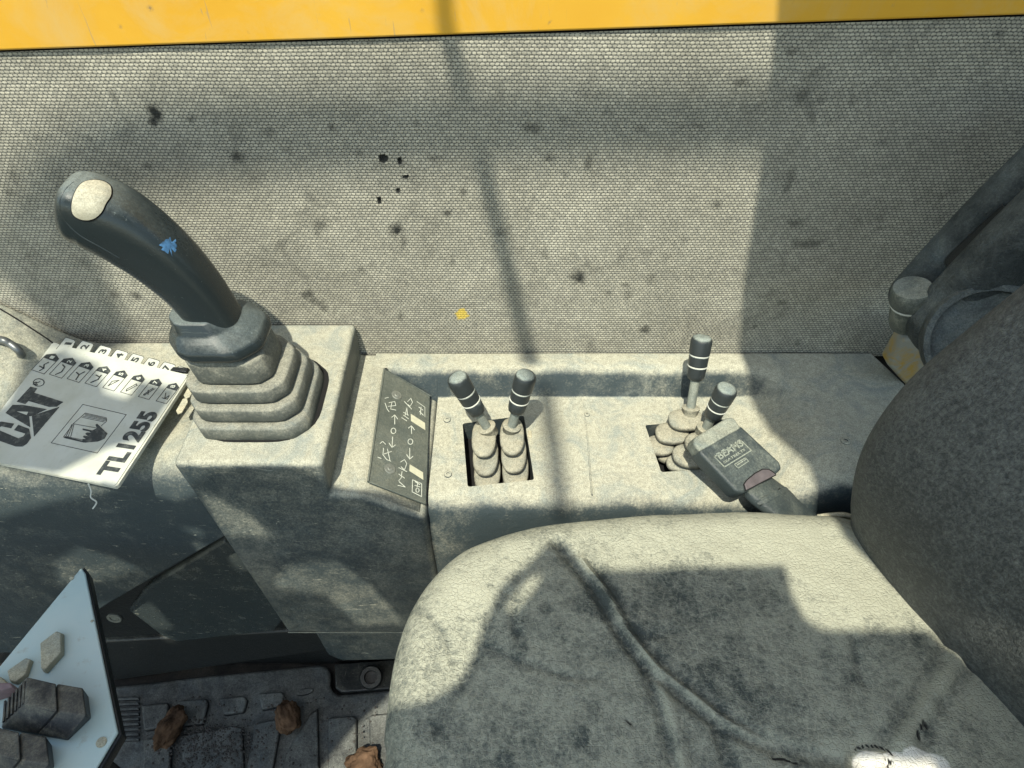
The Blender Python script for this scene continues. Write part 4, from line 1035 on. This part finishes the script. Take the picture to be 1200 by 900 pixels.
# round pivot cover partly hidden by the backrest
lathe('pivot_cover', [(.050, -.02), (.052, 0), (.050, .006), (.045, .006), (.044, .001), (0, .001)], ony(1158, 402, -.162), (-.35, -.75, .55), M_arm, arm, n=40)
ka = ony(1064, 375, -.095); kb = ony(1070, 337, -.095)
kz = (kb-ka).normalized(); kl = (kb-ka).length
kn_ = lathe('adjuster_knob', [(.0155, -.006), (.0168, 0), (.0168, kl*.46), (.0155, kl*.48), (.0155, kl*.55), (.0182, kl*.57), (.0185, kl*.9), (.0165, kl), (.010, kl+.001), (0, kl)], ka, kz, M_cap, arm, n=32)
lathe('white_ring', [(.0157, 0), (.0176, .0002), (.0176, .0014), (.0157, .0016)], ka+kz*kl*.50, kz, M_wring, kn_, n=32)
br2 = empty('yellow_bracket', ony(1065, 425, -.03), 'dusty yellow painted steel bracket in the gap between console and backrest', 'bracket')
prism('bracket_plate', [ony(u, v, -.052) for u, v in [(1040, 428), (1057, 398), (1100, 398), (1125, 420), (1080, 470), (1062, 452)]], (0, .02, 0), M_yel2, br2, bevel=.003)

# ================================================================== SHADE PLATES out of frame, added and outlined to cast the shade and sun patches
def shade(name, outer, Z, holes=(), th=.012, parent=None):
    """outline points are 3D points on shaded surfaces, carried up the sun's direction to height Z"""
    cu = bpy.data.curves.new(name, 'CURVE'); cu.dimensions = '2D'; cu.fill_mode = 'BOTH'; cu.extrude = th/2
    for poly in (outer, *holes):
        s = cu.splines.new('POLY'); s.points.add(len(poly)-1); s.use_cyclic_u = True
        for i, p in enumerate(poly):
            q = p-SUN*((Z-p.z)/-SUN.z)*-1*-1 if False else p+SUN*((Z-p.z)/SUN.z)
            s.points[i].co = (q.x, q.y, 0, 1)
    me = curve_mesh(cu); me.materials.clear(); me.materials.append(M_shade)
    o = bpy.data.objects.new(name, me); COL.objects.link(o)
    o.parent = parent; o.location = Vector((0, 0, Z))-wloc(parent); return o
cab = empty('shade_plates', (0, -.6, 1.0), 'unseen plates and bars above the view, added to cast the shade', 'shade plates'); cab['kind'] = 'structure'
W = lambda u, v: ony(u, v, 0)
shade('right_shade_plate', [W(913, -60), W(908, 60), W(892, 200), W(872, 330), W(866, 425), onz(888, 462, .03), Vector((.150, -.62, 1.05)), Vector((.172, -.67, 1.05)), Vector((.176, -.76, 1.05)), Vector((.215, -.83, 1.05)), Vector((.25, -.87, 1.05)), Vector((.5, -1.1, 1.05)), Vector((1.0, -1.1, 1.05)), W(1500, -60)], 1.05, parent=cab)  # unseen plate, outlined to shade the right of wall, console and backrest
# upper window bar with rounded left end
def cyc(p, n=6): return [(a.x, a.y) for a in cat([Vector((u, v, 0)) for u, v in p], n)]
barT = cyc([(-80, 330), (0, 248), (40, 180), (85, 150), (140, 128), (260, 112), (480, 108), (700, 104), (920, 100)])
barB = cyc([(920, 182), (740, 184), (480, 196), (300, 208), (190, 222), (135, 250), (118, 290), (128, 330), (155, 395), (160, 430)])
barC = [(100, 430), (60, 378), (0, 322), (-80, 300)]
shade('window_bar', [W(*p) for p in barT+barB+barC], 2.6, parent=cab)
shade('wiper_arm', [W(508, -60), W(514, 40), W(545, 150), W(572, 260), W(606, 400), onz(612, 425, RIM), onz(632, 425, RIM), W(624, 395), W(590, 255), W(564, 150), W(535, 40), W(532, -60)], 1.5, parent=cab)
D = lambda u, v: onz(u, v, 0.0)
shade('wiper_shade_strip', [D(628, 458), D(640, 530), D(648, 600), D(668, 600), D(660, 530), D(648, 458)], 2.3, parent=cab)  # unseen strip added to carry the wiper line's shadow across the deck
T = lambda u, v: onz(u, v, SEATZ+.03)
shade('seat_shade_plate', [T(585, 690), T(612, 668), T(640, 640), T(662, 640), T(690, 672), T(800, 668), T(922, 665), T(930, 700), T(945, 730), T(965, 742), T(1090, 742), T(1150, 790), T(1240, 870), T(1240, 1050), T(300, 1050), T(440, 840), T(500, 825), T(540, 800), T(560, 750)],
      1.0, holes=[[T(588, 715), T(600, 722), T(628, 690), T(636, 668), T(622, 672), T(606, 690)], [T(1004, 887), T(1030, 881), T(1060, 888), T(1092, 887), T(1110, 925), T(994, 920)]], parent=cab)  # unseen plate added to shade the seat, holes cut for its sun patches
Y = lambda u, v: ony(u, v, -.2)
shade('left_shade_plate', [Y(-220, 585), Y(0, 612), Y(60, 590), Y(125, 574), Y(200, 590), Y(236, 575), Y(262, 560), Y(300, 553), Y(345, 553), Y(400, 575), Y(452, 580), Y(500, 610), Y(508, 640), Y(520, 742), onz(470, 800, MZ), onz(418, 850, MZ), onz(372, 905, MZ), onz(390, 980, MZ), onz(-250, 980, MZ)], .70,
      holes=[[Y(243, 574), Y(300, 602), Y(338, 636), Y(272, 632)], [Y(322, 690), Y(345, 660), Y(400, 655), Y(436, 680), Y(482, 732), Y(425, 735), Y(390, 700)],
             [ony(140, 708, yc), ony(168, 682, yc), ony(176, 704, yc), ony(206, 738, yc), ony(184, 741, yc)], [ony(178, 739, yc), ony(192, 741, yc), ony(212, 752, yc), ony(198, 756, yc)], [Y(150, 576), Y(200, 588), Y(246, 618), Y(240, 634), Y(192, 612)], [Y(66, 655), Y(92, 638), Y(140, 652), Y(178, 668), Y(140, 680), Y(74, 690)], [ony(262, 640, yc), ony(284, 644, yc), ony(300, 672, yc), ony(274, 668, yc)]], parent=cab)  # unseen plate added to shade the left fronts and mat, holes for sun patches

K = lambda u, v: kp(u, v)
shade('booklet_shade_plate', [K(8, 474), K(34, 424), K(72, 413), K(112, 428), K(122, 462), K(150, 470), K(162, 448), K(208, 458), K(170, 512), K(125, 524), K(68, 553), K(-10, 545), K(-60, 520)], 1.3, parent=cab)  # unseen plate added to shade the middle of the booklet
